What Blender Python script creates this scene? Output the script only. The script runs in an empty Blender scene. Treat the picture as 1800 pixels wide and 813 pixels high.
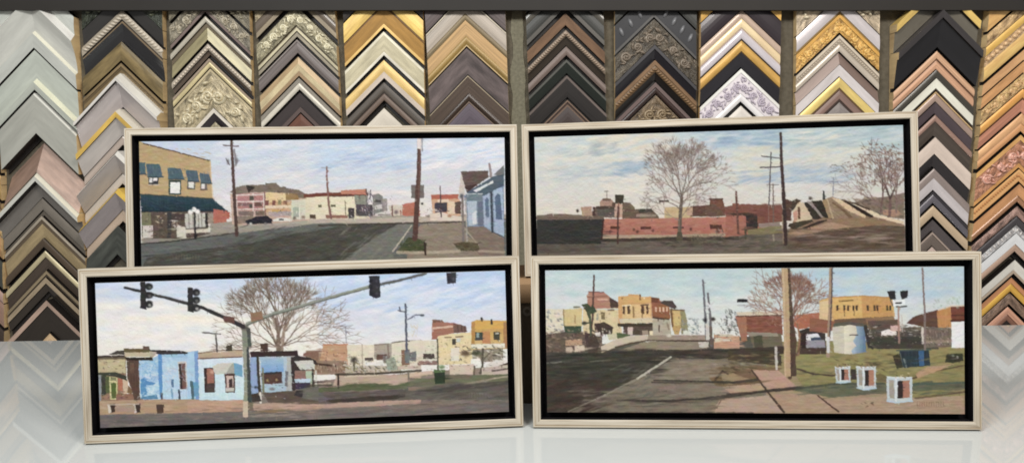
import bpy, math, random
import numpy as np
from mathutils import Matrix, Vector

# ------------------------------------------------------------------ camera, world, lamps, exposure
SC = bpy.context.scene
COL = SC.collection
PW, PH = 1800.0, 813.0                      # the photograph's own pixels
FPX, PITCH, ROLL, CAMH = 1298.88, 0.11122, -0.02201, 0.64674

def rotm(ax, a):
    c, s = math.cos(a), math.sin(a)
    return np.array({'x': [[1, 0, 0], [0, c, -s], [0, s, c]], 'y': [[c, 0, s], [0, 1, 0], [-s, 0, c]],
                     'z': [[c, -s, 0], [s, c, 0], [0, 0, 1]]}[ax], float)

CM = rotm('x', -PITCH) @ rotm('y', -ROLL)   # columns: right, forward, up
CP = np.array([0, 0, CAMH])
cd = bpy.data.cameras.new('camera'); cam = bpy.data.objects.new('camera', cd); COL.objects.link(cam)
r_, f_, u_ = CM[:, 0], CM[:, 1], CM[:, 2]
cam.matrix_world = Matrix(((r_[0], u_[0], -f_[0], CP[0]), (r_[1], u_[1], -f_[1], CP[1]),
                           (r_[2], u_[2], -f_[2], CP[2]), (0, 0, 0, 1)))
cd.sensor_width = 36.0; cd.lens = 36.0 * FPX / PW; cd.clip_start = 0.02; cd.clip_end = 100
SC.camera = cam

w = bpy.data.worlds.new('World'); SC.world = w; w.use_nodes = True
w.node_tree.nodes['Background'].inputs[0].default_value = (1.0, 0.98, 0.965, 1)
w.node_tree.nodes['Background'].inputs[1].default_value = 0.30

def area(name, loc, target, sx, sy, power, col):
    l = bpy.data.lights.new(name, 'AREA'); l.shape = 'RECTANGLE'; l.size = sx; l.size_y = sy
    l.energy = power; l.color = col
    o = bpy.data.objects.new(name, l); COL.objects.link(o); o.location = loc
    o.rotation_euler = (Vector(target) - Vector(loc)).to_track_quat('-Z', 'Y').to_euler()
    return o
area('ceiling_lamp_cool', (-1.15, -.1, 2.55), (-0.35, 2.4, 0.35), 1.0, 0.6, 74, (0.97, 1.0, 1.0))
area('ceiling_lamp_warm', (1.15, -.1, 2.55), (0.35, 2.4, 0.35), 1.0, 0.6, 76, (1.0, 0.955, 0.905))
SC.view_settings.view_transform = 'Standard'; SC.view_settings.look = 'None'
SC.view_settings.exposure = 0.0; SC.view_settings.gamma = 1.0
SC.cycles.filter_width = 1.8
SC.cycles.use_denoising = True

GAIN_WALL, GAIN_ART, GAIN_FRAME = 1.0, 1.34, 1.24   # how bright a white card renders at each place
rnd = random.Random(5)

def lin(c, gain=1.0, top=0.88):
    out = []
    for v in c[:3]:
        v = max(v, 0) / 255.0
        v = v / 12.92 if v <= 0.04045 else ((v + 0.055) / 1.055) ** 2.4
        out.append(min(v / gain, top))
    return tuple(out) + (1.0,)

def px_ray(x, y):
    return CM @ np.array([(x - PW / 2) / FPX, 1.0, -(y - PH / 2) / FPX])

def to_px(P):
    q = (np.asarray(P, float) - CP) @ CM
    return np.stack([PW / 2 + FPX * q[..., 0] / q[..., 1], PH / 2 - FPX * q[..., 2] / q[..., 1]], -1)

# the wall: y = WALL_Y + WALL_K * x, the table's far edge runs parallel to it
WALL_K, EDGE_Y, GAP = -0.0235, 2.556, 0.34
WALL_Y = EDGE_Y + GAP
WN = np.array([WALL_K, -1.0, 0.0]); WN /= np.linalg.norm(WN)      # out of the wall
WT = np.array([1.0, WALL_K, 0.0]); WT /= np.linalg.norm(WT)       # along the wall

def on_wall(x, y, d):
    """photo pixel -> point d in front of the wall"""
    r = px_ray(x, y)
    P0 = np.array([0, WALL_Y, 0]) + WN * d
    t = np.dot(P0 - CP, WN) / np.dot(r, WN)
    return CP + r * t

# ------------------------------------------------------------------ object helpers
def tag(o, label=None, cat=None, group=None, kind=None):
    if label: o['label'] = label
    if cat: o['category'] = cat
    if group: o['group'] = group
    if kind: o['kind'] = kind
    return o

def empty(name, loc):
    o = bpy.data.objects.new(name, None); COL.objects.link(o); o.location = Vector(loc)
    o.empty_display_size = 0.05
    return o

def mesh_obj(name, verts, faces, mats, parent=None, midx=None, uvs=None, smooth=False, origin=None):
    """verts are world points when origin is given (stored relative to it)"""
    if origin is not None:
        verts = [tuple(np.asarray(v) - np.asarray(origin)) for v in verts]
    me = bpy.data.meshes.new(name); me.from_pydata([tuple(map(float, v)) for v in verts], [], faces)
    for m in (mats if isinstance(mats, (list, tuple)) else [mats]): me.materials.append(m)
    if midx is not None: me.polygons.foreach_set('material_index', midx)
    if uvs is not None:
        ul = me.uv_layers.new(name='UVMap')
        fl = [0.0] * (2 * len(me.loops))
        for i, l in enumerate(me.loops):
            fl[2 * i], fl[2 * i + 1] = uvs[l.vertex_index]
        ul.data.foreach_set('uv', fl)
    if smooth: me.polygons.foreach_set('use_smooth', [True] * len(me.polygons))
    me.update()
    o = bpy.data.objects.new(name, me); COL.objects.link(o)
    if parent is not None: o.parent = parent
    elif origin is not None: o.location = Vector(origin)
    return o

def fix_normals(o):
    import bmesh
    bm = bmesh.new(); bm.from_mesh(o.data); bmesh.ops.recalc_face_normals(bm, faces=bm.faces); bm.to_mesh(o.data); bm.free()

def box_vf(x0, x1, y0, y1, z0, z1):
    v = [(x, y, z) for x in (x0, x1) for y in (y0, y1) for z in (z0, z1)]
    f = [(0, 1, 3, 2), (4, 6, 7, 5), (0, 4, 5, 1), (2, 3, 7, 6), (0, 2, 6, 4), (1, 5, 7, 3)]
    return v, f

# ------------------------------------------------------------------ materials
MATS = {}
def node_mat(name):
    m = bpy.data.materials.new(name); m.use_nodes = True
    return m, m.node_tree.nodes, m.node_tree.links, m.node_tree.nodes['Principled BSDF']

def moulding_mat(c, fin='flat'):
    key = (tuple(c), fin)
    if key in MATS: return MATS[key]
    m, N, L, B = node_mat('moulding_' + fin)
    P = dict(flat=(.5, 0, .05, (3, 3)), metal=(.40, .14, .13, (3, 9)), wood=(.5, 0, .16, (1.2, 30)),
             gloss=(.22, 0, .05, (3, 3)), ornate=(.36, .14, .40, (9, 9)), mottle=(.45, .1, .28, (2.2, 5)),
             raw=(.7, 0, .15, (20, 4)), satin=(.28, .08, .07, (2, 6)))[fin]
    rough, met, amp, sc = P
    uv = N.new('ShaderNodeUVMap'); oi = N.new('ShaderNodeObjectInfo')
    mp = N.new('ShaderNodeMapping'); mp.inputs['Scale'].default_value = (sc[0], sc[1], 1)
    L.new(uv.outputs[0], mp.inputs[0])
    ad = N.new('ShaderNodeVectorMath'); ad.operation = 'ADD'
    cb = N.new('ShaderNodeCombineXYZ'); ml = N.new('ShaderNodeMath'); ml.operation = 'MULTIPLY'; ml.inputs[1].default_value = 57.0
    L.new(oi.outputs['Random'], ml.inputs[0]); L.new(ml.outputs[0], cb.inputs[2])
    L.new(mp.outputs[0], ad.inputs[0]); L.new(cb.outputs[0], ad.inputs[1])
    nz = N.new('ShaderNodeTexNoise'); nz.inputs['Scale'].default_value = 1.0; nz.inputs['Detail'].default_value = 5; nz.inputs['Roughness'].default_value = .62
    L.new(ad.outputs[0], nz.inputs['Vector'])
    base = lin(c, GAIN_WALL)
    lo = tuple(v * max(0, 1 - amp * 1.9) for v in base[:3]) + (1,); hi = tuple(min(.92, v * (1 + amp * 1.9)) for v in base[:3]) + (1,)
    mr = N.new('ShaderNodeMapRange'); mr.inputs[1].default_value = .3; mr.inputs[2].default_value = .7
    L.new(nz.outputs['Fac'], mr.inputs[0])
    mx = N.new('ShaderNodeMix'); mx.data_type = 'RGBA'
    mx.inputs[6].default_value = lo; mx.inputs[7].default_value = hi
    L.new(mr.outputs[0], mx.inputs[0]); L.new(mx.outputs[2], B.inputs['Base Color'])
    B.inputs['Roughness'].default_value = rough; B.inputs['Metallic'].default_value = met
    B.inputs['Specular IOR Level'].default_value = .5
    bp = N.new('ShaderNodeBump'); bp.inputs['Strength'].default_value = dict(ornate=.9, mottle=.25, wood=.15, metal=.2).get(fin, .06)
    bp.inputs['Distance'].default_value = .012 if fin == 'ornate' else .003
    L.new(nz.outputs['Fac'], bp.inputs['Height']); L.new(bp.outputs[0], B.inputs['Normal'])
    MATS[key] = m
    return m

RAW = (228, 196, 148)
GAP_SHADE = (34, 29, 26)  # shade of the gaps between samples, put into a near-black colour

def simple_mat(name, c, rough=.6, gain=1.0, amp=.1, scale=40, spec=.3, stretch=(1, 1, 1), bump=.1):
    m, N, L, B = node_mat(name)
    tc = N.new('ShaderNodeTexCoord'); mp = N.new('ShaderNodeMapping'); mp.inputs['Scale'].default_value = stretch
    nz = N.new('ShaderNodeTexNoise'); nz.inputs['Scale'].default_value = scale; nz.inputs['Detail'].default_value = 6
    L.new(tc.outputs['Object'], mp.inputs[0]); L.new(mp.outputs[0], nz.inputs['Vector'])
    b = lin(c, gain); mx = N.new('ShaderNodeMix'); mx.data_type = 'RGBA'
    mx.inputs[6].default_value = tuple(v * (1 - 2 * amp) for v in b[:3]) + (1,)
    mx.inputs[7].default_value = tuple(min(.93, v * (1 + 2 * amp)) for v in b[:3]) + (1,)
    L.new(nz.outputs['Fac'], mx.inputs[0]); L.new(mx.outputs[2], B.inputs['Base Color'])
    B.inputs['Roughness'].default_value = rough; B.inputs['Specular IOR Level'].default_value = spec
    bp = N.new('ShaderNodeBump'); bp.inputs['Strength'].default_value = bump; bp.inputs['Distance'].default_value = .002
    L.new(nz.outputs['Fac'], bp.inputs['Height']); L.new(bp.outputs[0], B.inputs['Normal'])
    return m

# ------------------------------------------------------------------ the setting: wall and table
felt = simple_mat('dark_felt', (96, 90, 78), .95, amp=.22, scale=70, spec=.1, bump=.8)
p = [np.array([x, WALL_Y + WALL_K * x, z]) for x, z in ((-3.6, -.75), (3.6, -.75), (3.6, 1.7), (-3.6, 1.7))]
q = [v - WN * .06 for v in p]
tag(mesh_obj('wall', p + q, [(0, 1, 2, 3), (7, 6, 5, 4), (0, 4, 5, 1), (1, 5, 6, 2), (2, 6, 7, 3), (3, 7, 4, 0)], felt), kind='structure')

mt, N, L, B = node_mat('glossy_white_tabletop')
tc = N.new('ShaderNodeTexCoord'); nz = N.new('ShaderNodeTexNoise'); nz.inputs['Scale'].default_value = 3; nz.inputs['Detail'].default_value = 4
L.new(tc.outputs['Object'], nz.inputs['Vector'])
mx = N.new('ShaderNodeMix'); mx.data_type = 'RGBA'
mx.inputs[6].default_value = lin((188, 192, 191)); mx.inputs[7].default_value = lin((197, 200, 198))
L.new(nz.outputs['Fac'], mx.inputs[0]); L.new(mx.outputs[2], B.inputs['Base Color'])
mr = N.new('ShaderNodeMapRange'); mr.inputs[3].default_value = .015; mr.inputs[4].default_value = .04
L.new(nz.outputs['Fac'], mr.inputs[0]); L.new(mr.outputs[0], B.inputs['Roughness'])
B.inputs['Specular IOR Level'].default_value = .36
ey = lambda x: EDGE_Y + WALL_K * x
vt = [(-2.5, .75, 0), (2.5, .75, 0), (2.5, ey(2.5), 0), (-2.5, ey(-2.5), 0)]
vb = [(a, b, -.03) for a, b, c in vt]
tbl = mesh_obj('table', vt + vb, [(0, 1, 2, 3), (7, 6, 5, 4), (0, 4, 5, 1), (1, 5, 6, 2), (2, 6, 7, 3), (3, 7, 4, 0)], mt)
tag(tbl, 'glossy white table mirroring the moulding corners behind it', 'table')

# dark border band added as a board along the top of the sample wall
a0, a1 = on_wall(-160, 18, .062), on_wall(1960, 18, .062)
up = np.cross(WN, a1 - a0); up = -up / np.linalg.norm(up); up = up if up[2] > 0 else -up
hb = [a0, a1, a1 + up * .16, a0 + up * .16]
hbm = simple_mat('border_band_paint', (50, 47, 44), .6, amp=.06, scale=6, spec=.2)
ho = mesh_obj('border_band', hb + [v - WN * .02 for v in hb], [(0, 1, 2, 3), (7, 6, 5, 4), (0, 4, 5, 1), (1, 5, 6, 2), (2, 6, 7, 3), (3, 7, 4, 0)], hbm, origin=(a0 + a1) / 2)
fix_normals(ho); tag(ho, 'dark charcoal border band added along the top above all moulding corners', 'header board')

# ------------------------------------------------------------------ moulding corner samples on the wall
ORD = ['topmost', 'second down', 'third down', 'fourth down', 'fifth down', 'sixth down', 'seventh down', 'eighth down', 'ninth down',
       'tenth down', 'eleventh down', 'twelfth down', 'thirteenth down', 'fourteenth down', 'fifteenth down', 'sixteenth down',
       'seventeenth down', 'eighteenth down']

class Column:
    def __init__(s, name, cx, xl, xr, mL, mR):
        s.name, s.cx, s.xl, s.xr, s.mL, s.mR, s.n = name, cx, xl, xr, mL, mR, 0
    def pts(s, y, d, dcx, dl=0, dr=0):
        """left end, apex, right end of the chevron line whose apex is at photo height y, d in front of the wall"""
        cx = s.cx[0] + s.cx[1] * (y - 100) + dcx
        def end(line, m, sg, dx):
            a = line[0] - 100 * line[1] + dx; b = line[1]
            t = (cx - a - b * y) / (sg + b * m) if sg > 0 else (a + b * y - cx) / (1 - b * m)
            return (cx - t, y + m * t) if sg > 0 else (cx + t, y + m * t)
        l = end(s.xl, s.mL, 1, dl); r = end(s.xr, s.mR, -1, dr)
        return l, (cx, y), r

def carve(kind, c, y0, y1, d, dcx, parent, origin, m):
    """carved relief along both legs as real geometry: beads, rope turns, bars or scrolls"""
    V, F = [], []
    def ell(C, e1, e2, n, a, b, h, tw=0.0):
        ca, sa = math.cos(tw), math.sin(tw)
        x_, y_ = e1 * ca + e2 * sa, -e1 * sa + e2 * ca
        o = len(V); K = 8
        for ring, (rr, hh) in enumerate(((1, 0), (.75, .7))):
            for k in range(K):
                t = 2 * math.pi * k / K
                V.append(C + x_ * a * rr * math.cos(t) + y_ * b * rr * math.sin(t) + n * h * hh)
        V.append(C + n * h)
        for k in range(K):
            k2 = (k + 1) % K
            F.append((o + k, o + k2, o + K + k2, o + K + k)); F.append((o + K + k, o + K + k2, o + 2 * K))
    def scroll(C, e1, e2, n, R, w, h, hand):
        pts = []
        for i in range(15):
            t = i / 14; a = hand * (t * 4.2 * math.pi * .8) + .6; r = R * (1 - .82 * t)
            pts.append((C + e1 * r * math.cos(a) + e2 * r * math.sin(a), w * (1 - .35 * t)))
        o = len(V)
        for i, (Pp, ww) in enumerate(pts):
            q = pts[min(i + 1, 14)][0] - pts[max(i - 1, 0)][0]; q = q / (np.linalg.norm(q) + 1e-9); sd = np.cross(n, q)
            V.extend([Pp - sd * ww, Pp + n * h, Pp + sd * ww])
        for i in range(14):
            for k in range(2):
                F.append((o + i * 3 + k, o + i * 3 + k + 1, o + i * 3 + k + 4, o + i * 3 + k + 3))
        ell(pts[-1][0], e1, e2, n, w * 1.3, w * 1.3, h * 1.2)
    ym = (y0 + y1) / 2; wpx = y1 - y0
    l, a, r = c.pts(ym, d, dcx)
    A = on_wall(a[0], a[1], d)
    for sg, e in ((-1, l), (1, r)):
        E = on_wall(e[0], e[1], d); ax = E - A; ln = np.linalg.norm(ax); e1 = ax / ln; e2 = np.cross(WN, e1)
        hw = np.linalg.norm(on_wall(a[0], y1, d) - on_wall(a[0], y0, d)) / 2 * .7   # half width across the leg
        if kind == 'scroll':
            st = hw * 2.1; n = max(2, int(ln / st + .5))
            for i in range(n):
                u = (i + .5) * (ln - hw) / n + rnd.uniform(-.06, .06) * st
                C = A + e1 * u; k = rnd.uniform(.46, .66); th = rnd.uniform(-.6, .6)
                f1, f2 = e1 * math.cos(th) + e2 * math.sin(th), -e1 * math.sin(th) + e2 * math.cos(th)
                scroll(C + e2 * hw * rnd.uniform(-.2, .2), f1, f2, WN, hw * k, hw * .17, hw * .34, 1 if i % 2 else -1)
                for s2 in range(9):
                    q = C + e1 * st * rnd.uniform(-.45, .45) + e2 * hw * rnd.uniform(-.85, .85)
                    ell(q, e1, e2, WN, hw * rnd.uniform(.2, .42), hw * rnd.uniform(.09, .17), hw * rnd.uniform(.16, .34), rnd.uniform(-1.3, 1.3))
        else:
            st = hw * dict(bead=1.5, rope=1.2, bar=1.9)[kind]; n = max(3, int(ln / st))
            for i in range(n):
                C = A + e1 * (i + .5) * (ln - hw * .5) / n
                if kind == 'bead': ell(C, e1, e2, WN, hw * .62, hw * .62, hw * .6)
                elif kind == 'rope': ell(C, e1, e2, WN, hw * .95, hw * .42, hw * .5, .95 * sg)
                else: ell(C, e1, e2, WN, hw * .34, hw * .85, hw * .4, .35 * sg)
    o = mesh_obj('carving', V, F, m, parent, origin=origin, smooth=True)
    return o

def sample(c, look, bands, dcx=0.0, dl=0.0, dr=0.0, base=.030):
    y0 = bands[0][0]; l, a, r = c.pts(y0, 0, dcx)
    origin = on_wall(a[0], a[1], 0)
    lab = '%s moulding corner, %s in the %s' % (look, ORD[c.n], c.name); c.n += 1
    bands = list(bands) + [(bands[-1][1], bands[-1][1] + 8, GAP_SHADE, dict(d=(.009, .009), f='flat', n='shade_strip'))]  # low near-black strip below each sample, painted shade for the gap
    single = False
    root = None
    if not single:
        root = empty('moulding_corner', origin); tag(root, lab, 'frame sample', 'moulding corner samples on the wall')
    for i, b in enumerate(bands):
        ya, yb, col = b[0], b[1], b[2]; o = dict(b[3]) if len(b) > 3 else {}
        d0, d1 = o.get('d', (base + (.004 if i == 0 else 0.0015 * (i % 2)),) * 2)
        bul = o.get('b', .0032 if (yb - ya) > 10 and d0 == d1 and 'k' not in o and o.get('n') != 'shade_strip' else 0.0); fin = o.get('f', 'satin'); nseg = 5 if bul else 1
        wid = yb - ya
        nm = o.get('n') or ('lip' if wid < 9 else 'face')
        V, UV = [], []
        prof = []
        for j in range(nseg + 1):
            t = j / nseg
            prof.append((ya + (yb - ya) * t, d0 + (d1 - d0) * t + bul * 4 * t * (1 - t)))
        for (yy, dd) in prof:
            for (X, Y) in c.pts(yy, dd, dcx, dl, dr):
                V.append(on_wall(X, Y, .03) + WN * (dd - .03)); UV.append(((X - a[0]) / 100, (yy - y0) / 100))
        nb = len(V)
        for (yy, dd) in (prof[0], prof[-1]):
            for (X, Y), uu in zip(c.pts(yy, dd, dcx, dl, dr), (0, 1, 2)):
                V.append(on_wall(X, Y, .03) - WN * (.03 - .001)); UV.append(((X - a[0]) / 100, (yy - y0 + .2) / 100))
        F, MI = [], []
        for j in range(nseg):
            for k in range(2):
                F.append((j * 3 + k, (j + 1) * 3 + k, (j + 1) * 3 + k + 1, j * 3 + k + 1)); MI.append(0)
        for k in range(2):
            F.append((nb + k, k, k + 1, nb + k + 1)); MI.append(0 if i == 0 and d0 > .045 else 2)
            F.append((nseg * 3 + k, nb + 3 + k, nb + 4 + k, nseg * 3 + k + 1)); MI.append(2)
        F.append(tuple([j * 3 for j in range(nseg, -1, -1)] + [nb, nb + 3])); MI.append(1)
        F.append(tuple([j * 3 + 2 for j in range(nseg + 1)] + [nb + 5, nb + 2])); MI.append(1)
        raw = o.get('raw', RAW)
        ms = [moulding_mat(col, fin), moulding_mat(raw, 'raw'), moulding_mat(GAP_SHADE, 'flat')]
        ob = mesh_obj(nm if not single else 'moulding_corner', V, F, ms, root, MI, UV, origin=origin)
        fix_normals(ob)
        if single: tag(ob, lab, 'frame sample', 'moulding corner samples on the wall')
        if 'k' in o:
            carve(o['k'], c, ya + o.get('in', 0), yb - o.get('in', 0), max(d0, d1) + .0005 + bul * .8, dcx, root, origin,
                  moulding_mat(o.get('kc', tuple(min(255, v * 1.18) for v in col)), o.get('kf', 'metal')))

def bd(y0, y1, c, **k): return (y0, y1, c, k) if k else (y0, y1, c, {})

C = Column('sliver column at the far left', (-68, .05), (-135, .05), (-2, .022), 1.0, 1.0)
sample(C, 'dark bronze', [bd(170, 190, (70, 60, 50)), bd(192, 240, (52, 47, 42))])
sample(C, 'pale gold', [bd(246, 262, (196, 160, 104), f='metal'), bd(263, 290, (178, 146, 96), f='metal')])
sample(C, 'brown and tan striped', [bd(296, 306, (120, 96, 70)), bd(308, 340, (150, 122, 86), f='wood')])
sample(C, 'old gold', [bd(345, 356, (200, 165, 112), f='metal'), bd(358, 396, (178, 140, 96), f='mottle')])
sample(C, 'slate grey', [bd(402, 450, (70, 72, 66))])
sample(C, 'rose beige', [bd(458, 476, (190, 158, 146)), bd(478, 520, (160, 128, 112))])
sample(C, 'dark walnut', [bd(526, 580, (66, 54, 46), f='wood')])

C = Column('leftmost full column', (62, .055), (-6, .045), (134, .047), 1.06, .97)
sample(C, 'wide white cove', [bd(-44, -12, (198, 200, 192), d=(.034, .034)), bd(-12, 0, (238, 232, 224), d=(.034, .060), n='lip'), bd(0, 54, (200, 199, 191), d=(.060, .024), b=-.007, n='cove'), bd(54, 59, (232, 228, 208), d=(.024, .040)), bd(59, 84, (194, 195, 187), d=(.040, .036))])
sample(C, 'pale sage green flat', [bd(88, 138, (190, 194, 183), d=(.032, .028)), bd(138, 145, (232, 230, 204), d=(.028, .050), n='lip'), bd(145, 158, (186, 189, 178), d=(.050, .046))])
sample(C, 'grey green slab', [bd(164, 167, (224, 222, 212), d=(.048, .054)), bd(167, 234, (176, 175, 165), d=(.054, .050))], dl=6)
sample(C, 'rose and charcoal slanted', [bd(251, 302, (160, 132, 116), d=(.004, .060), f='metal')], dl=10)
sample(C, 'white topped grey', [bd(303, 309, (232, 226, 206), d=(.058, .074), n='lip'), bd(309, 317, (212, 210, 200), d=(.074, .072)), bd(317, 346, (116, 110, 104), d=(.040, .03))], dl=-6)
sample(C, 'plain taupe', [bd(348, 368, (124, 116, 106), d=(.034, .034)), bd(370, 378, (96, 88, 78), d=(.028, .028))])
sample(C, 'silver lipped tan cove', [bd(379, 385, (176, 164, 146), f='metal'), bd(385, 393, (96, 82, 66)), bd(393, 418, (168, 148, 112), d=(.032, .022), f='metal', n='cove'), bd(418, 433, (84, 70, 56))], dcx=-3)
sample(C, 'cream edged umber', [bd(440, 451, (202, 188, 150), f='metal'), bd(452, 472, (74, 62, 52), d=(.03, .022), f='wood')])
sample(C, 'narrow brown striped', [bd(475, 481, (142, 126, 100), f='wood'), bd(481, 486, (70, 60, 48))])
sample(C, 'silver brown', [bd(487, 497, (170, 152, 126), f='metal'), bd(498, 512, (64, 56, 48), d=(.03, .02))], dcx=-2)
sample(C, 'rose lipped near black', [bd(526, 536, (196, 168, 150), f='metal', d=(.044, .040)), bd(537, 582, (54, 47, 40), d=(.036, .024))])
sample(C, 'raw light wood', [bd(585, 600, (214, 182, 142), f='wood'), bd(602, 640, (110, 80, 56))], dl=45, dr=-40)

C = Column('second column from the left', (214, -.02), (146, .02), (287, .012), .94, .965)
sample(C, 'dark green carved', [bd(-56, -14, (58, 62, 50), f='ornate', k='scroll', kc=(92, 94, 76)), bd(-13, 14, (56, 54, 52), d=(.032, .024))])
sample(C, 'silver rope edged black cove', [bd(18, 34, (176, 164, 146), f='metal', b=.004, k='rope', kc=(206, 194, 176), n='rope_bead'), bd(35, 37, (40, 36, 34)), bd(37, 41, (138, 118, 92), f='metal'), bd(41, 73, (44, 43, 44), d=(.034, .016), b=-.004, f='gloss', n='cove')])
sample(C, 'mottled antique bronze', [bd(73.5, 106, (126, 108, 72), f='mottle', b=.004, n='face')])
sample(C, 'ribbed bronze', [bd(111, 117, (134, 114, 82), f='metal'), bd(117, 122, (100, 84, 60)), bd(122, 131, (128, 108, 76), f='metal')])
C.mL = 1.08; C.xl = (136, .02)
sample(C, 'deep white and lilac grey', [bd(130, 138, (236, 230, 220), d=(.055, .088), n='lip'), bd(138, 144, (226, 220, 212), d=(.088, .086)), bd(144, 188, (186, 176, 173), d=(.070, .030))], dcx=4, dl=6)
sample(C, 'gold edged white deep', [bd(192, 197, (232, 224, 206), d=(.06, .088), n='lip'), bd(197, 207, (226, 186, 96), d=(.088, .084), f='metal'), bd(207, 238, (200, 192, 186), d=(.076, .035)), bd(238, 254, (186, 170, 158), d=(.03, .03))], dcx=5, dl=9)
sample(C, 'white edged lilac deep', [bd(265, 272, (226, 222, 214), d=(.07, .088), n='lip'), bd(272, 304, (182, 174, 170), d=(.086, .035)), bd(304, 322, (202, 190, 177), d=(.03, .03))], dcx=6, dl=9)
sample(C, 'thin gold edged mauve deep', [bd(330, 337, (226, 188, 88), d=(.07, .088), f='metal', n='lip'), bd(337, 368, (172, 162, 161), d=(.086, .035)), bd(368, 388, (192, 170, 149), d=(.03, .03))], dcx=8, dl=11)
sample(C, 'dark green marbled', [bd(396, 446, (70, 72, 66), f='mottle')], dl=10)

C = Column('third column from the left', (368, .09), (301, .05), (441, .025), 1.09, .96)
sample(C, 'old silver carved', [bd(-68, -24, (120, 112, 94), f='ornate', k='scroll', kc=(168, 160, 136))])
sample(C, 'mauve lipped silver engraved', [bd(-17, 14, (128, 120, 104), f='ornate', k='scroll', kc=(168, 158, 138)), bd(14, 21, (126, 110, 104))])
sample(C, 'silver lipped olive cove', [bd(29, 39, (186, 178, 162), f='metal', b=.003), bd(39, 48, (110, 98, 80), d=(.026, .026)), bd(48, 70, (156, 146, 112), d=(.024, .032), f='metal', n='cove')])  # darker band under the lip is its shadow, put into the colour
sample(C, 'beaded pewter', [bd(77, 88, (180, 168, 152), f='metal', b=.004, k='bead'), bd(88, 96, (98, 84, 72), d=(.026, .02))])
sample(C, 'cream stepped scroll carved', [bd(103, 108, (160, 142, 124)), bd(108, 118, (206, 190, 146), f='metal', b=.003), bd(118, 121, (84, 72, 56), d=(.024, .024)), bd(121, 126, (192, 176, 142), f='metal'), bd(126, 189, (176, 162, 132), f='ornate', k='scroll', kc=(206, 194, 164), **{'in': 4}, n='carved_field')])
sample(C, 'small silver lipped black', [bd(190, 198, (214, 204, 190), f='metal'), bd(198, 214, (52, 44, 46), d=(.03, .02)), bd(214, 260, (160, 148, 122), f='ornate')])

C = Column('fourth column from the left', (524, .05), (453, .06), (593, .05), 1.03, .97)
sample(C, 'ribbed bronze grey', [bd(-64, -30, (150, 136, 110), f='ornate', k='bar'), bd(-30, -12, (110, 98, 86)), bd(-12, -2, (140, 126, 104), f='metal')])
sample(C, 'heavily carved silver', [bd(10, 44, (150, 142, 116), f='ornate', b=.006, k='scroll', kc=(214, 206, 178)), bd(44, 48, (96, 84, 66), d=(.028, .028)), bd(48, 54, (190, 180, 150), f='metal'), bd(54, 57, (84, 74, 60), d=(.026, .026)), bd(57, 64, (152, 142, 122), f='metal')])
sample(C, 'plain mauve grey', [bd(70, 73, (150, 140, 134)), bd(73, 93, (112, 102, 98), f='wood')])
sample(C, 'tan and cream ridged', [bd(100, 112, (178, 152, 116), f='metal', d=(.03, .036)), bd(112, 125, (226, 206, 166), f='metal', d=(.036, .028)), bd(125, 133, (160, 134, 104))])
sample(C, 'bright silver over pewter', [bd(137, 145, (146, 138, 126), f='metal'), bd(145, 157, (216, 208, 192), f='metal', b=.003)])
sample(C, 'matte charcoal', [bd(163, 188, (70, 63, 62), d=(.03, .024)), bd(188, 197, (96, 82, 78))])
sample(C, 'red brown', [bd(200, 250, (98, 58, 40), f='wood')])

C = Column('fifth column from the left', (675, .005), (606, .03), (745, .015), 1.02, .94)
sample(C, 'ebony', [bd(-70, -32, (58, 52, 48))])
sample(C, 'broad bright gold', [bd(-29, 6, (228, 190, 108), f='metal', b=.003), bd(6, 10, (120, 84, 40), d=(.03, .03))])
sample(C, 'bronze gold banded', [bd(11, 42, (170, 128, 66), f='metal', d=(.034, .028)), bd(42, 48, (214, 176, 104), f='metal')])
sample(C, 'champagne silver', [bd(56, 62, (216, 208, 184), f='metal'), bd(62, 91, (198, 188, 158), f='metal', d=(.034, .030)), bd(91, 97, (222, 214, 196), f='metal')])
sample(C, 'peach gold', [bd(106, 126, (230, 192, 124), f='metal', d=(.034, .034)), bd(126, 137, (222, 206, 190), d=(.034, .030))])
sample(C, 'dark taupe two step', [bd(145, 161, (88, 80, 72), f='wood'), bd(161, 164, (60, 50, 44)), bd(164, 176, (116, 98, 86), f='wood')])
sample(C, 'ivory', [bd(190, 240, (216, 206, 190), f='satin')])

C = Column('sixth column from the left', (821, .045), (751, .05), (891, .035), 1.05, .91)
sample(C, 'dark mauve wood', [bd(-62, -12, (92, 80, 78), f='wood')])
sample(C, 'driftwood silver', [bd(-9, -6, (198, 186, 166)), bd(-6, 24, (174, 162, 148), f='wood'), bd(24, 35, (128, 112, 84), f='wood')])
sample(C, 'honey tan', [bd(36, 63, (192, 156, 108), f='wood', d=(.034, .030)), bd(63, 78, (150, 122, 68), f='metal'), bd(78, 81, (206, 178, 130))])
sample(C, 'mottled purple grey', [bd(85, 130, (104, 92, 90), f='mottle', d=(.036, .026)), bd(130, 132, (50, 44, 42))])
sample(C, 'dark espresso thin lined', [bd(133, 135, (176, 160, 136)), bd(135, 163, (84, 70, 60), f='wood', d=(.032, .024)), bd(163, 177, (62, 50, 42))])
sample(C, 'dusky violet', [bd(178, 181, (126, 108, 96)), bd(181, 240, (86, 74, 84), f='wood')])

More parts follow.
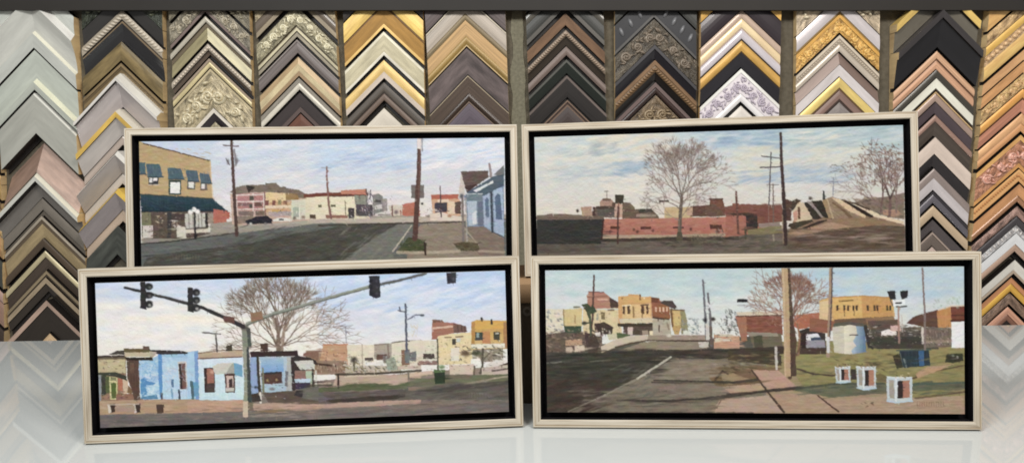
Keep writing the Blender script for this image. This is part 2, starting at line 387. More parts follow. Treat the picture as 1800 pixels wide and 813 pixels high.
C = Column('seventh column from the left', (995.5, .025), (927, .035), (1063, .03), 1.0, .98)
sample(C, 'weathered black', [bd(-66, -44, (64, 62, 56), f='wood'), bd(-40, -22, (88, 84, 76)), bd(-22, 4, (56, 56, 52), f='wood'), bd(4, 13, (92, 88, 82))])
sample(C, 'copper brown', [bd(24, 44, (122, 94, 72), f='metal', d=(.034, .028))])
sample(C, 'rope edged grey brown', [bd(53, 64, (130, 114, 98), f='metal', b=.003, k='rope'), bd(64, 79, (58, 50, 42), d=(.026, .02))])
sample(C, 'dusty mauve', [bd(82, 97, (116, 100, 92), f='wood')])
sample(C, 'black green', [bd(105, 110, (88, 88, 82)), bd(110, 128, (48, 52, 48), d=(.032, .022))])
sample(C, 'thin lipped black walnut', [bd(133, 138, (110, 98, 92)), bd(138, 170, (46, 42, 40), d=(.034, .022), f='wood')])
sample(C, 'double lined brown', [bd(176, 179, (130, 108, 92)), bd(179, 183, (60, 46, 42)), bd(183, 187, (118, 98, 84)), bd(187, 230, (56, 42, 38), f='wood')])

C = Column('eighth column from the left', (1151, .02), (1081, .005), (1224, .0), .97, 1.01)
sample(C, 'charcoal barred', [bd(-58, -24, (56, 56, 52), f='wood'), bd(-20, 24, (60, 60, 62), f='gloss', k='bar', kc=(122, 122, 124), **{'in': 7}), bd(24, 30, (86, 84, 82))])
sample(C, 'blackened bronze carved', [bd(34, 78, (80, 72, 60), f='ornate', k='scroll', kc=(124, 112, 98))])
sample(C, 'plain ebony', [bd(79, 86, (74, 72, 74)), bd(86, 103, (44, 42, 46), d=(.03, .018))])
sample(C, 'bronze rope edged', [bd(106, 114, (126, 96, 66), f='metal'), bd(114, 127, (112, 88, 62), f='metal', b=.003, k='rope'), bd(127, 140, (38, 34, 32), d=(.028, .018))])
sample(C, 'mahogany mauve', [bd(145, 153, (100, 82, 78), f='wood'), bd(153, 164, (58, 44, 40))])
sample(C, 'brown field carved', [bd(167, 215, (104, 88, 68), f='ornate', k='scroll', kc=(142, 124, 98))])

C = Column('ninth column from the left', (1302.5, -.01), (1231, -.008), (1371, -.02), .94, .95)
sample(C, 'orange gold', [bd(-62, -28, (224, 176, 96), f='metal')])
sample(C, 'broad eggplant black', [bd(-26, 16, (52, 44, 48), f='satin')])
sample(C, 'pink tan over peach', [bd(18, 32, (196, 172, 154)), bd(32, 48, (240, 212, 170), f='satin'), bd(48, 51, (196, 170, 150))])
sample(C, 'silvery lilac', [bd(51.5, 68, (204, 196, 200)), bd(68, 71, (60, 46, 36))])
sample(C, 'plain gold', [bd(72, 90, (204, 160, 84), f='metal'), bd(90, 92.5, (70, 50, 30))])
sample(C, 'jet black', [bd(93, 118, (46, 44, 48), d=(.034, .026))])
sample(C, 'white lilac scrollwork', [bd(121, 128, (240, 234, 226)), bd(128, 164, (222, 214, 216), f='flat', k='scroll', kc=(190, 180, 190), kf='flat', n='carved_field'), bd(164, 178, (236, 230, 228))])
sample(C, 'small ivory', [bd(186, 230, (226, 218, 208))])

C = Column('tenth column from the left', (1475, -.005), (1399, -.005), (1545, -.01), .94, .985)
sample(C, 'champagne carved', [bd(-60, -8, (190, 172, 146), f='ornate', k='scroll', kc=(222, 208, 180))])
sample(C, 'pale lilac silver', [bd(-6, 20, (206, 198, 198)), bd(20, 24, (150, 120, 70))])
sample(C, 'orange gold carved', [bd(25, 32, (214, 164, 84), f='metal'), bd(32, 57, (206, 150, 82), f='ornate', k='scroll', kc=(238, 190, 116))])
sample(C, 'beaded silver', [bd(62, 68, (206, 192, 172)), bd(68, 77, (170, 156, 138), k='bead', kc=(200, 186, 166)), bd(77, 90, (196, 184, 168))])
sample(C, 'taupe sloped', [bd(92, 113, (134, 114, 104), d=(.020, .034))])
sample(C, 'white lilac', [bd(114, 134, (220, 212, 210), d=(.034, .03))])
sample(C, 'yellow gold', [bd(136, 154, (226, 198, 122), f='metal', b=.003), bd(154, 158, (110, 84, 60))])
sample(C, 'rosewood', [bd(159, 174, (136, 110, 100), f='wood'), bd(174, 179, (70, 56, 50))])
sample(C, 'grey slate', [bd(180, 225, (132, 124, 120), f='mottle')])

C = Column('eleventh column from the left', (1645.5, -.025), (1570, -.01), (1714, -.045), .95, 1.02)
sample(C, 'gold edged deep olive', [bd(-30, -16, (224, 190, 112), d=(.06, .055), f='metal'), bd(-15, 20, (112, 106, 94), d=(.040, .030))])
sample(C, 'massive matte black', [bd(21, 34, (66, 62, 62), d=(.075, .072)), bd(34, 83, (36, 35, 37), d=(.060, .036))], dr=2)
sample(C, 'peach tan', [bd(90, 103, (208, 166, 132), f='wood'), bd(103, 106, (110, 76, 58)), bd(106, 121, (206, 160, 128), f='wood')])
sample(C, 'dark olive', [bd(122.5, 137, (74, 70, 62))])
sample(C, 'broad white', [bd(138, 155, (238, 232, 216), d=(.036, .034)), bd(155, 158, (70, 58, 50))])
sample(C, 'gold lined rose tan', [bd(161, 164, (214, 180, 130), f='metal'), bd(164, 178, (170, 146, 132))])
sample(C, 'aubergine', [bd(180, 199, (82, 70, 74), d=(.034, .026))])
sample(C, 'pink brown edged umber', [bd(202, 213, (164, 132, 118)), bd(213, 238, (78, 68, 60), d=(.03, .022), f='wood')])
sample(C, 'ivory rose broad', [bd(241, 270, (224, 206, 192), d=(.038, .034), b=.002)])
sample(C, 'ebony channel', [bd(271, 292, (48, 43, 44), d=(.03, .02))])
sample(C, 'mauve and lilac two step', [bd(296, 313, (150, 136, 130)), bd(313, 333, (206, 198, 198), d=(.034, .03))])
sample(C, 'slate blue', [bd(336, 341, (60, 56, 60)), bd(341, 356, (104, 100, 106))])
sample(C, 'sand beige', [bd(361, 379, (204, 180, 150))])
sample(C, 'charcoal mauve', [bd(386, 405, (88, 80, 80), d=(.034, .026))])
sample(C, 'grey taupe thin lipped', [bd(407, 411, (170, 152, 140)), bd(411, 431, (110, 98, 90))])
sample(C, 'blush', [bd(433, 470, (206, 184, 172))])

C = Column('rightmost column', (1800, -.05), (1731, -.075), (1866, -.07), .87, 1.0)
sample(C, 'weathered gold', [bd(-48, -6, (232, 180, 116), f='metal')])
sample(C, 'tan gold textured', [bd(-1, 21, (210, 161, 116), f='ornate')])
sample(C, 'orange gold over olive beads', [bd(22, 37, (250, 187, 102), f='metal', b=.003), bd(37, 56, (192, 159, 121), f='ornate', k='bead'), bd(56, 80, (248, 191, 121), f='metal')])
sample(C, 'light tan gold', [bd(86, 105, (232, 176, 126), f='metal', d=(.034, .028))])
sample(C, 'honey', [bd(107, 127, (225, 169, 116), f='metal', d=(.034, .028))])
sample(C, 'tan gold scrolled', [bd(129, 154, (221, 163, 112), f='ornate', k='scroll', kc=(250, 197, 145))])
sample(C, 'amber gold', [bd(156, 171, (241, 169, 93), f='metal'), bd(171, 174, (124, 81, 50))])
sample(C, 'rose brown', [bd(175, 196, (203, 142, 116), f='wood', d=(.034, .026))])
sample(C, 'sand gold', [bd(199, 216, (232, 176, 128), f='metal'), bd(216, 230, (214, 159, 110), f='wood')])
sample(C, 'antique gold deeply carved', [bd(237, 246, (241, 180, 114), f='metal'), bd(246, 286, (180, 128, 100), f='ornate', k='scroll', kc=(232, 176, 157)), bd(286, 294, (221, 163, 100), f='metal')])
sample(C, 'dotted tan', [bd(297, 318, (225, 169, 112), f='wood', k='bead', kc=(192, 133, 82), **{'in': 6})])
sample(C, 'peach gold sloped', [bd(323, 343, (221, 163, 114), f='metal', d=(.04, .034)), bd(343, 354, (169, 125, 93))])
sample(C, 'brown grey pebbled', [bd(362, 378, (164, 133, 121), f='ornate')])
sample(C, 'dark slate', [bd(380, 394, (70, 66, 68))])
sample(C, 'silver lilac engraved', [bd(395, 408, (210, 196, 192), f='ornate', k='bar', kc=(232, 221, 216))])
sample(C, 'pure white', [bd(409, 428, (250, 250, 250), d=(.036, .034)), bd(428, 441, (194, 163, 142), f='wood')])
sample(C, 'grey white', [bd(456, 474, (239, 230, 219), d=(.036, .03)), bd(474, 480, (187, 169, 149))])
C.mL = .9
ORD += ['nineteenth down', 'twentieth down']
sample(C, 'gold brown over amber', [bd(487, 497, (198, 139, 97), f='wood'), bd(497, 511, (250, 180, 84), f='metal')], dcx=-4)
sample(C, 'brown pebbled', [bd(514, 533, (142, 117, 99), f='ornate')], dcx=-6)
sample(C, 'tan lipped', [bd(538, 551, (221, 166, 138), f='wood'), bd(551, 562, (146, 105, 86)), bd(562, 610, (48, 38, 34))], dcx=-8)

# pale fuzzy felt strip down the middle of the wall between two columns
V = []
for i in range(25):
    y = -10 + i * 22
    wv = 3.0 * math.sin(i * 1.7) + 2 * math.sin(i * .6)
    V.append((906 - 9 + wv + y * .022, 906 + 13 - wv * .5 + y * .022, y))
vf = [on_wall(a, y, .005) for a, b, y in V] + [on_wall(b, y, .005) for a, b, y in V]
n = len(V); nf = len(vf)
vf += [v - WN * .004 for v in vf]
F = [(i, n + i, n + i + 1, i + 1) for i in range(n - 1)]
F += [(nf + i, nf + i + 1, nf + n + i + 1, nf + n + i) for i in range(n - 1)]
F += [(i, i + 1, nf + i + 1, nf + i) for i in range(n - 1)] + [(n + i, nf + n + i, nf + n + i + 1, n + i + 1) for i in range(n - 1)]
F += [(0, nf, nf + n, n), (n - 1, 2 * n - 1, nf + 2 * n - 1, nf + n - 1)]
fs = mesh_obj('felt_strip', vf, F, simple_mat('grey_green_felt', (116, 112, 96), .95, amp=.25, scale=90, spec=.1, bump=.8), origin=vf[n // 2])
fix_normals(fs); tag(fs, 'wavy pale grey green felt strip up the middle of the sample wall', 'felt strip')

# ------------------------------------------------------------------ the box the rear paintings stand on
card = simple_mat('brown_cardboard', (150, 122, 92), .8, amp=.1, scale=12, spec=.15, stretch=(1, 1, 8))
card2 = simple_mat('grey_cardboard', (104, 92, 78), .8, amp=.14, scale=10, spec=.15, stretch=(6, 1, 1))
dark = simple_mat('dark_hole', (60, 52, 44), .9)
bx = empty('cardboard_box', (.04, 1.98, 0)); tag(bx, 'grey brown cardboard box behind the front paintings, carrying the rear two', 'box')
v, f = box_vf(-.93, .93, -.152, .15, 0, .262); mesh_obj('body', v, f, card2, bx)
v, f = box_vf(-.936, .936, -.157, .155, .2622, .3095); mesh_obj('lid', v, f, card, bx)
V, F = [], []
for k in range(20):
    t = 2 * math.pi * k / 20
    for rr in (.012, .006):
        for yy in (-.1535, -.151): V.append((-.006 + rr * math.cos(t), yy, .240 + rr * math.sin(t)))
for k in range(20):
    a, b = 4 * k, 4 * ((k + 1) % 20)
    F += [(a, b, b + 2, a + 2), (a, a + 1, b + 1, b), (a + 2, b + 2, b + 3, a + 3)]
mesh_obj('grommet', V, F, simple_mat('grommet_grey', (128, 118, 106), .5), bx)

# ------------------------------------------------------------------ a small brush-and-palette painter for the four canvases
def vnoise(h, w, ch, cw, seed):
    g = np.random.RandomState(seed).rand(int(h / ch) + 3, int(w / cw) + 3).astype(np.float32) * 2 - 1
    y = np.arange(h) / ch; x = np.arange(w) / cw
    yi, xi = y.astype(int), x.astype(int); fy, fx = (y - yi), (x - xi)
    fy = (fy * fy * (3 - 2 * fy))[:, None]; fx = (fx * fx * (3 - 2 * fx))[None, :]
    a = g[yi][:, xi]; b = g[yi][:, xi + 1]; c = g[yi + 1][:, xi]; d = g[yi + 1][:, xi + 1]
    return ((a * (1 - fx) + b * fx) * (1 - fy) + (c * (1 - fx) + d * fx) * fy).astype(np.float32)

CNX, CNZ = 640, 226
class Painting:
    def __init__(s, corners, seed):
        """corners: where the canvas' TL TR BR BL lie; shapes are given in those same units"""
        s.W, s.H = CNX * 2, CNZ * 2
        src = [(0, 0), (1, 0), (1, 1), (0, 1)]; A = []; b = []
        for (u, v), (x, y) in zip(src, corners):
            A.append([u, v, 1, 0, 0, 0, -x * u, -x * v]); b.append(x); A.append([0, 0, 0, u, v, 1, -y * u, -y * v]); b.append(y)
        h = np.append(np.linalg.solve(np.array(A), np.array(b)), 1).reshape(3, 3); s.Hi = np.linalg.inv(h)
        u, v = np.meshgrid((np.arange(s.W) + .5) / s.W, (np.arange(s.H) + .5) / s.H)
        d = h[2, 0] * u + h[2, 1] * v + h[2, 2]
        s.X = ((h[0, 0] * u + h[0, 1] * v + h[0, 2]) / d).astype(np.float32)
        s.Y = ((h[1, 0] * u + h[1, 1] * v + h[1, 2]) / d).astype(np.float32)
        s.nh = .6 * vnoise(s.H, s.W, 3, 34, seed) + .4 * vnoise(s.H, s.W, 2, 14, seed + 1)
        s.ni = .5 * vnoise(s.H, s.W, 5, 6, seed + 2) + .5 * vnoise(s.H, s.W, 2.5, 3, seed + 3)
        s.nv = .6 * vnoise(s.H, s.W, 30, 3, seed + 4) + .4 * vnoise(s.H, s.W, 12, 3, seed + 5)
        s.nb = .6 * vnoise(s.H, s.W, 26, 60, seed + 6) + .4 * vnoise(s.H, s.W, 10, 24, seed + 7)
        s.hue = np.stack([vnoise(s.H, s.W, 9, 18, seed + 8 + i) for i in range(3)], -1)
        s.X += .55 * vnoise(s.H, s.W, 7, 9, seed + 20) + .25 * vnoise(s.H, s.W, 3, 3, seed + 22)
        s.Y += .5 * vnoise(s.H, s.W, 7, 11, seed + 21) + .2 * vnoise(s.H, s.W, 3, 3, seed + 23)
        s.img = np.zeros((s.H, s.W, 3), np.float32); s.r = random.Random(seed)
    def win(s, x0, y0, x1, y1):
        c = np.array([[x0, y0, 1], [x1, y0, 1], [x1, y1, 1], [x0, y1, 1]], float) @ s.Hi.T
        u = c[:, 0] / c[:, 2] * s.W; v = c[:, 1] / c[:, 2] * s.H
        i0, i1 = max(0, int(v.min()) - 6), min(s.H, int(v.max()) + 7); j0, j1 = max(0, int(u.min()) - 6), min(s.W, int(u.max()) + 7)
        return (slice(i0, i1), slice(j0, j1)) if i1 > i0 and j1 > j0 else None
    def put(s, wd, m, col, amp, tex, hue=5):
        n = getattr(s, 'n' + tex)[wd] if tex in 'hivb' else 0
        c = np.asarray(col, np.float32)
        c = (c if c.ndim == 3 else c[None, None, :]) + (amp * n)[..., None] + hue * s.hue[wd]
        m = m[..., None]
        s.img[wd] = s.img[wd] * (1 - m) + c * m
    def P(s, pts, col, amp=7, tex='i', al=1.0, hue=5):
        p = np.array(pts, float); wd = s.win(p[:, 0].min(), p[:, 1].min(), p[:, 0].max(), p[:, 1].max())
        if wd is None: return
        X, Y = s.X[wd], s.Y[wd]; ins = np.zeros(X.shape, bool); k = len(p)
        for i in range(k):
            (x0, y0), (x1, y1) = p[i], p[(i + 1) % k]
            if y0 == y1: continue
            ins ^= ((Y >= min(y0, y1)) & (Y < max(y0, y1)) & (X < (Y - y0) * (x1 - x0) / (y1 - y0) + x0))
        s.put(wd, ins.astype(np.float32) * al, col, amp, tex, hue)
    def R(s, x0, y0, x1, y1, col, **k): s.P([(x0, y0), (x1, y0), (x1, y1), (x0, y1)], col, **k)
    def G(s, pts, c0, c1, y0, y1, amp=6, tex='h', al=1.0, horiz=False):
        p = np.array(pts, float); wd = s.win(p[:, 0].min(), p[:, 1].min(), p[:, 0].max(), p[:, 1].max())
        if wd is None: return
        t = np.clip(((s.X if horiz else s.Y)[wd] - y0) / (y1 - y0), 0, 1)[..., None]
        s._g(p, wd, np.asarray(c0, np.float32) * (1 - t) + np.asarray(c1, np.float32) * t, amp, tex, al)
    def _g(s, p, wd, col, amp, tex, al):
        X, Y = s.X[wd], s.Y[wd]; ins = np.zeros(X.shape, bool); k = len(p)
        for i in range(k):
            (x0, y0), (x1, y1) = p[i], p[(i + 1) % k]
            if y0 == y1: continue
            ins ^= ((Y >= min(y0, y1)) & (Y < max(y0, y1)) & (X < (Y - y0) * (x1 - x0) / (y1 - y0) + x0))
        s.put(wd, ins.astype(np.float32) * al, col, amp, tex)
    def L(s, pts, w0, w1, col, al=1.0, amp=5, soft=.5):
        n = len(pts) - 1
        for i in range(n):
            (x0, y0), (x1, y1) = pts[i], pts[i + 1]
            wa = w0 + (w1 - w0) * i / n; wb = w0 + (w1 - w0) * (i + 1) / n; pad = max(wa, wb) + 1
            wd = s.win(min(x0, x1) - pad, min(y0, y1) - pad, max(x0, x1) + pad, max(y0, y1) + pad)
            if wd is None: continue
            X, Y = s.X[wd] - x0, s.Y[wd] - y0; dx, dy = x1 - x0, y1 - y0; l2 = dx * dx + dy * dy + 1e-9
            t = np.clip((X * dx + Y * dy) / l2, 0, 1)
            d = np.hypot(X - t * dx, Y - t * dy) - (wa + (wb - wa) * t) / 2
            s.put(wd, np.clip(.5 - d / (2 * soft), 0, 1) * al, col, amp, 'i', 3)
    def B(s, cx, cy, rx, ry, col, al=1.0, ang=0.0, hard=1.5, amp=5):
        r = max(rx, ry) * 1.3; wd = s.win(cx - r, cy - r, cx + r, cy + r)
        if wd is None: return
        X, Y = s.X[wd] - cx, s.Y[wd] - cy; ca, sa = math.cos(ang), math.sin(ang)
        d = np.hypot((X * ca + Y * sa) / rx, (-X * sa + Y * ca) / ry)
        s.put(wd, np.clip((1 - d) * hard, 0, 1) * al, col, amp, 'i', 3)
    def S(s, x0, y0, x1, y1, n, cols, ln, wd, ang=0.0, aj=.2, al=.6, cj=6, inside=None):
        """n loose brush strokes between the two corners"""
        for _ in range(n):
            x, y = s.r.uniform(x0, x1), s.r.uniform(y0, y1)
            if inside and not inside(x, y): continue
            a = ang + s.r.uniform(-aj, aj); l = ln * s.r.uniform(.5, 1.3)
            c = s.r.choice(cols); j = s.r.uniform(-cj, cj)
            s.B(x, y, l / 2, wd * s.r.uniform(.6, 1.2) / 2, tuple(v + j for v in c), al, a, 1.8)
    def tree(s, x, y, ang, ln, w, depth, cols, spread=.5, ratio=.78, al=.85, up=0.0, bend=.16, minw=.5, side=2):
        r = s.r; k = 3; pts = [(x, y)]; a = ang
        for i in range(k):
            a += r.uniform(-bend, bend); x += math.cos(a) * ln / k; y -= math.sin(a) * ln / k; pts.append((x, y))
        s.L(pts, w, w * .68, r.choice(cols), al, 4, .45)
        if depth <= 0: return
        for sg in ([-1, 1] if side == 2 else [-1, 0, 1]):
            s.tree(x, y, a + sg * spread * r.uniform(.55, 1.15) + up * math.cos(a) + r.uniform(-.1, .1), ln * ratio * r.uniform(.75, 1.15), max(minw, w * .64), depth - 1, cols, spread, ratio, al * .94, up, bend, minw, side)
        if r.random() < .55 and depth > 1:
            i = r.randrange(1, k); s.tree(pts[i][0], pts[i][1], a + r.choice((-1, 1)) * spread * 1.3, ln * .6, max(minw, w * .5), depth - 2, cols, spread, ratio, al * .9, up, bend, minw, side)
    def dabs(s, n, ln=5.0, wd=1.7, al=.75):
        """short strokes that pick up the colour under them and drag it along"""
        x0, x1, y0, y1 = s.X.min(), s.X.max(), s.Y.min(), s.Y.max(); r = s.r; src = s.img.copy()
        for _ in range(n):
            i, j = r.randrange(s.H), r.randrange(s.W); c = src[i, j] + r.uniform(-7, 7)
            a = r.choice((0, 0, 0, .25, -.2, 1.5, 1.1)) + r.uniform(-.25, .25); l = ln * r.uniform(.5, 1.4)
            s.B(float(s.X[i, j]) + math.cos(a) * l * .35, float(s.Y[i, j]) + math.sin(a) * l * .35, l / 2, wd * r.uniform(.6, 1.3) / 2, c, al, a, 2.2, 3)
    def melt(s, x0, y0, x1, y1, n, ln=14, wd=4, ang=0.0, aj=.3, al=.6):
        """drag the colours inside a rectangle along long strokes so that edges go soft"""
        c = np.array([[x0, y0, 1], [x1, y1, 1]], float) @ s.Hi.T; r = s.r; src = s.img.copy()
        u = np.clip(c[:, 0] / c[:, 2] * s.W, 0, s.W - 1); v = np.clip(c[:, 1] / c[:, 2] * s.H, 0, s.H - 1)
        for _ in range(n):
            i, j = int(r.uniform(v[0], v[1])), int(r.uniform(u[0], u[1])); a = ang + r.uniform(-aj, aj); l = ln * r.uniform(.5, 1.4)
            d = r.choice((-1, 1)) * l * .3
            s.B(float(s.X[i, j]) + math.cos(a) * d, float(s.Y[i, j]) + math.sin(a) * d, l / 2, wd * r.uniform(.5, 1.2) / 2, src[i, j] + r.uniform(-6, 6), al, a, 1.3, 4)
    def bits(s, x0, y0, x1, y1, n, dk=(70, 58, 52), lt=(226, 218, 206), al=.7, sz=3.2):
        """small dark and light accents: windows, gaps, cars, glints"""
        r = s.r
        for _ in range(n):
            c = r.choice((dk, dk, lt)); a = r.choice((0, 0, 1.57)) + r.uniform(-.15, .15); l = sz * r.uniform(.6, 1.8)
            s.B(r.uniform(x0, x1), r.uniform(y0, y1), l / 2, r.uniform(.5, 1.0), tuple(k + r.uniform(-16, 16) for k in c), al * r.uniform(.5, 1), a, 2)
    def wiggle(s, x0, y0, x1, y1, n, cols, w=1.3, al=.7):
        r = s.r
        for _ in range(n):
            x, y, a = r.uniform(x0, x1), r.uniform(y0, y1), r.uniform(0, 6.3); pts = [(x, y)]
            for k in range(6):
                a += r.uniform(-1.0, 1.0); x += 2.8 * math.cos(a); y += 2.8 * math.sin(a); pts.append((x, y))
            s.L(pts, w, w * .7, r.choice(cols), al)
    def blur(s, k):
        """blend wet paint so the strokes laid so far melt together"""
        for ax in (0, 1):
            a = np.pad(s.img, [(k, k) if i == ax else (0, 0) for i in range(3)], mode='edge'); n = s.img.shape[ax]
            s.img = sum(np.take(a, range(i, i + n), axis=ax) for i in range(2 * k + 1)) / (2 * k + 1)
    def sign(s, x, y, w, h, n, col, al=.55):
        """a smudged, unreadable signature"""
        for i in range(n):
            cx = x + w * i / n; k = s.r.randrange(4)
            s.L([(cx, y), (cx, y + h)], .8, .8, col, al)
            if k != 1: s.L([(cx - 1, y + (0 if k < 2 else h * .5)), (cx + w / n * .7, y + (0 if k != 3 else h))], .7, .7, col, al * .8)
    def final(s):
        a = s.img.reshape(CNZ, 2, CNX, 2, 3).mean((1, 3))
        a = a.mean(-1, keepdims=True) * .2 + a * .8
        a = np.clip(127 + (a - 127) * 1.09 - 3, 4, 250) / 255.0
        a = np.where(a <= .04045, a / 12.92, ((a + .055) / 1.055) ** 2.4) / GAIN_ART
        return np.clip(a, 0, .9)

def T(ox, oy, sc):
    def f(*v): return [(ox + v[i] / sc, oy + v[i + 1] / sc) for i in range(0, len(v), 2)]
    return f
def box4(f, u0, v0, u1, v1): return f(u0, v0, u1, v0, u1, v1, u0, v1)

def paint_rear_left(p):
    """street corner with a tan brick building and a long teal awning"""
    a = T(235, 240, 3.611); b = T(390, 290, 6.778); c = T(540, 290, 6.778); d = T(680, 240, 3.695)
    p.G([(230, 235), (900, 235), (900, 480), (230, 480)], (180, 194, 215), (220, 212, 209), 240, 375, 4, 'h')
    # sky: cool streaks and pink-white cloud
    p.S(380, 246, 560, 300, 60, [(208, 208, 214), (198, 205, 220), (214, 214, 214)], 60, 10, -.12, .1, .5)
    p.S(560, 248, 735, 300, 70, [(176, 196, 224), (184, 203, 226), (200, 212, 226)], 70, 9, -.16, .1, .5)
    p.S(540, 300, 740, 345, 60, [(208, 212, 214), (214, 210, 210), (190, 203, 222)], 70, 9, -.14, .1, .5)
    p.S(600, 280, 740, 300, 22, [(156, 172, 204), (168, 184, 212)], 60, 4, -.2, .06, .5)
    p.S(420, 300, 560, 345, 40, [(214, 212, 212), (206, 210, 216), (222, 214, 210)], 60, 8, -.12, .1, .5)
    p.S(745, 246, 885, 300, 60, [(206, 214, 226), (220, 220, 224), (226, 218, 218)], 60, 9, -.2, .12, .5)
    p.S(745, 262, 860, 275, 8, [(180, 202, 232), (196, 212, 232)], 60, 3, -.2, .08, .6)
    p.S(560, 335, 890, 370, 60, [(228, 214, 212), (222, 212, 208), (230, 222, 216)], 50, 8, 0, .15, .55)
    p.S(375, 330, 430, 372, 30, [(226, 216, 224), (216, 212, 222)], 20, 8, .5, .4, .5)
    p.blur(4)
    p.S(560, 250, 735, 300, 40, [(160, 184, 216), (172, 194, 220), (216, 214, 214)], 56, 6, -.18, .1, .35); p.S(430, 262, 560, 330, 26, [(178, 192, 212), (190, 200, 216)], 50, 6, -.15, .1, .3); p.S(745, 250, 880, 290, 20, [(172, 196, 226), (226, 220, 220)], 50, 5, -.2, .1, .35)
    # left brick building
    p.G(a(0, 10, 60, 40, 490, 152, 500, 400, 0, 400), (176, 150, 106), (190, 160, 116), 240, 350, 9, 'h')
    p.S(245, 262, 370, 345, 90, [(198, 168, 122), (170, 144, 100), (186, 158, 114), (204, 174, 130)], 12, 3, .12, .1, .5)
    p.P(a(60, 40, 490, 152, 490, 160, 60, 48), (96, 76, 54))
    p.L(a(485, 155, 505, 400), 2, 2, (214, 186, 150), .8)
    for q in ((35, 165, 75, 165, 78, 240, 40, 240), (80, 172, 165, 176, 188, 258, 92, 256), (215, 196, 300, 204, 325, 272, 222, 270), (330, 212, 402, 216, 418, 288, 345, 284), (418, 230, 480, 240, 498, 298, 428, 296)):
        p.P(a(*q), (78, 100, 112), 9, 'v')
        g = a(*q); x0, x1 = g[0][0], g[2][0]
        p.S(x0, g[0][1], x1, g[2][1], 10, [(110, 130, 138), (60, 82, 94)], 8, 2.2, 1.2, .3, .5)
        p.L([g[3], g[2]], 2, 2, (48, 66, 76), .8)
    p.P(box4(a, 95, 258, 160, 306), (60, 60, 62)); p.P(box4(a, 100, 262, 120, 292), (214, 210, 206)); p.P(box4(a, 126, 262, 152, 282), (222, 216, 210)); p.L(a(95, 306, 160, 306), 1.5, 1.5, (206, 196, 180))
    p.P(box4(a, 222, 276, 302, 370), (62, 80, 70)); p.P(box4(a, 234, 290, 295, 360), (226, 226, 220), 4); p.S(301, 322, 316, 338, 8, [(176, 182, 180)], 10, 1.2, 0, .1, .6)
    p.P(box4(a, 340, 288, 392, 334), (110, 104, 98)); p.P(box4(a, 348, 290, 382, 326), (216, 210, 206)); p.L(a(340, 334, 392, 334), 1.2, 1.2, (90, 76, 60))
    p.P(box4(a, 424, 298, 468, 338), (112, 104, 98)); p.P(box4(a, 430, 300, 452, 330), (214, 208, 204)); p.L(a(424, 338, 468, 338), 1.2, 1.2, (90, 76, 60))
    # shop front under the awning
    p.P(a(50, 470, 600, 470, 520, 640, 55, 660), (98, 84, 74), 12, 'v')
    p.P(box4(a, 52, 480, 112, 565), (124, 122, 92), 8, 'v'); p.P(box4(a, 60, 562, 124, 642), (206, 198, 186), 5, 'v')
    p.S(270, 374, 322, 395, 26, [(196, 178, 150), (210, 190, 162), (120, 96, 78), (80, 68, 62)], 8, 3, 0, .5, .8)
    p.S(268, 395, 312, 414, 22, [(70, 60, 54), (106, 88, 74), (142, 118, 96)], 8, 3, 0, .6, .7)
    p.P(box4(a, 215, 480, 240, 640), (66, 62, 64), 6, 'v'); p.P(box4(a, 240, 488, 322, 530), (84, 66, 66), 8)
    p.S(300, 387, 320, 400, 8, [(214, 206, 196), (226, 218, 206)], 9, 4, 0, .3, .8)
    p.P(box4(a, 274, 570, 335, 645), (210, 202, 188), 5, 'v')
    p.P(a(325, 488, 465, 484, 468, 580, 330, 585), (196, 192, 180), 7, 'v')
    for u in (350, 378, 412, 432): p.L(a(u, 490, u + 3, 575), 1.6, 1.6, (112, 104, 96), .7)
    p.P(box4(a, 455, 486, 470, 575), (56, 50, 48)); p.P(a(470, 485, 520, 482, 515, 560, 474, 570), (158, 142, 128))
    p.P(a(335, 588, 512, 576, 514, 606, 335, 612), (214, 200, 182)); p.L(a(335, 585, 470, 578), 1.6, 1.6, (60, 52, 48))
    p.P(a(474, 552, 515, 548, 515, 605, 474, 606), (214, 204, 194))
    p.P(a(512, 480, 610, 478, 610, 522, 512, 524), (182, 96, 80), 8); p.P(box4(a, 512, 522, 580, 546), (214, 214, 206), 6); p.L(a(512, 548, 620, 548), 2.5, 2.5, (104, 106, 96))
    p.P(a(512, 552, 640, 548, 650, 600, 512, 606), (138, 142, 128), 8, 'h')
    # long teal awning
    p.G(a(42, 366, 500, 394, 592, 470, 50, 474), (50, 76, 90), (34, 58, 70), 340, 372, 8, 'v')
    p.S(252, 346, 390, 368, 60, [(58, 86, 98), (38, 62, 74), (46, 72, 86)], 16, 2.5, .3, .3, .5)
    p.L(a(42, 366, 500, 394), 2, 2, (66, 74, 72)); p.L(a(52, 474, 592, 470), 2, 2, (28, 46, 56))
    # ground
    p.P([(370, 392), (420, 388), (560, 380), (890, 376), (890, 420), (370, 424)], (160, 152, 140), 7, 'h')
    p.P(a(52, 645, 330, 645, 540, 608, 660, 600, 660, 625, 300, 665, 55, 682), (152, 142, 130), 8, 'h')
    p.P([(235, 428), (300, 424), (420, 409), (560, 392), (890, 384), (905, 500), (235, 500)], (106, 108, 104), 8, 'h')
    p.P(b(-40, 740, 300, 720, 1260, 690, 2600, 700, 2600, 640, 1200, 640, 500, 690, 100, 720), (172, 164, 152), 6, 'h')
    p.L([(250, 428), (300, 424), (360, 416), (420, 408)], 2.4, 2, (62, 56, 52), .9)
    p.P([(250, 470), (258, 452), (340, 440), (430, 430), (520, 411), (600, 397), (702, 391), (640, 430), (545, 500), (250, 500)], (82, 80, 72), 8, 'h')
    p.S(420, 396, 690, 455, 130, [(72, 70, 64), (92, 90, 82), (84, 78, 68), (66, 64, 58), (98, 98, 92)], 34, 5, -.25, .15, .45)
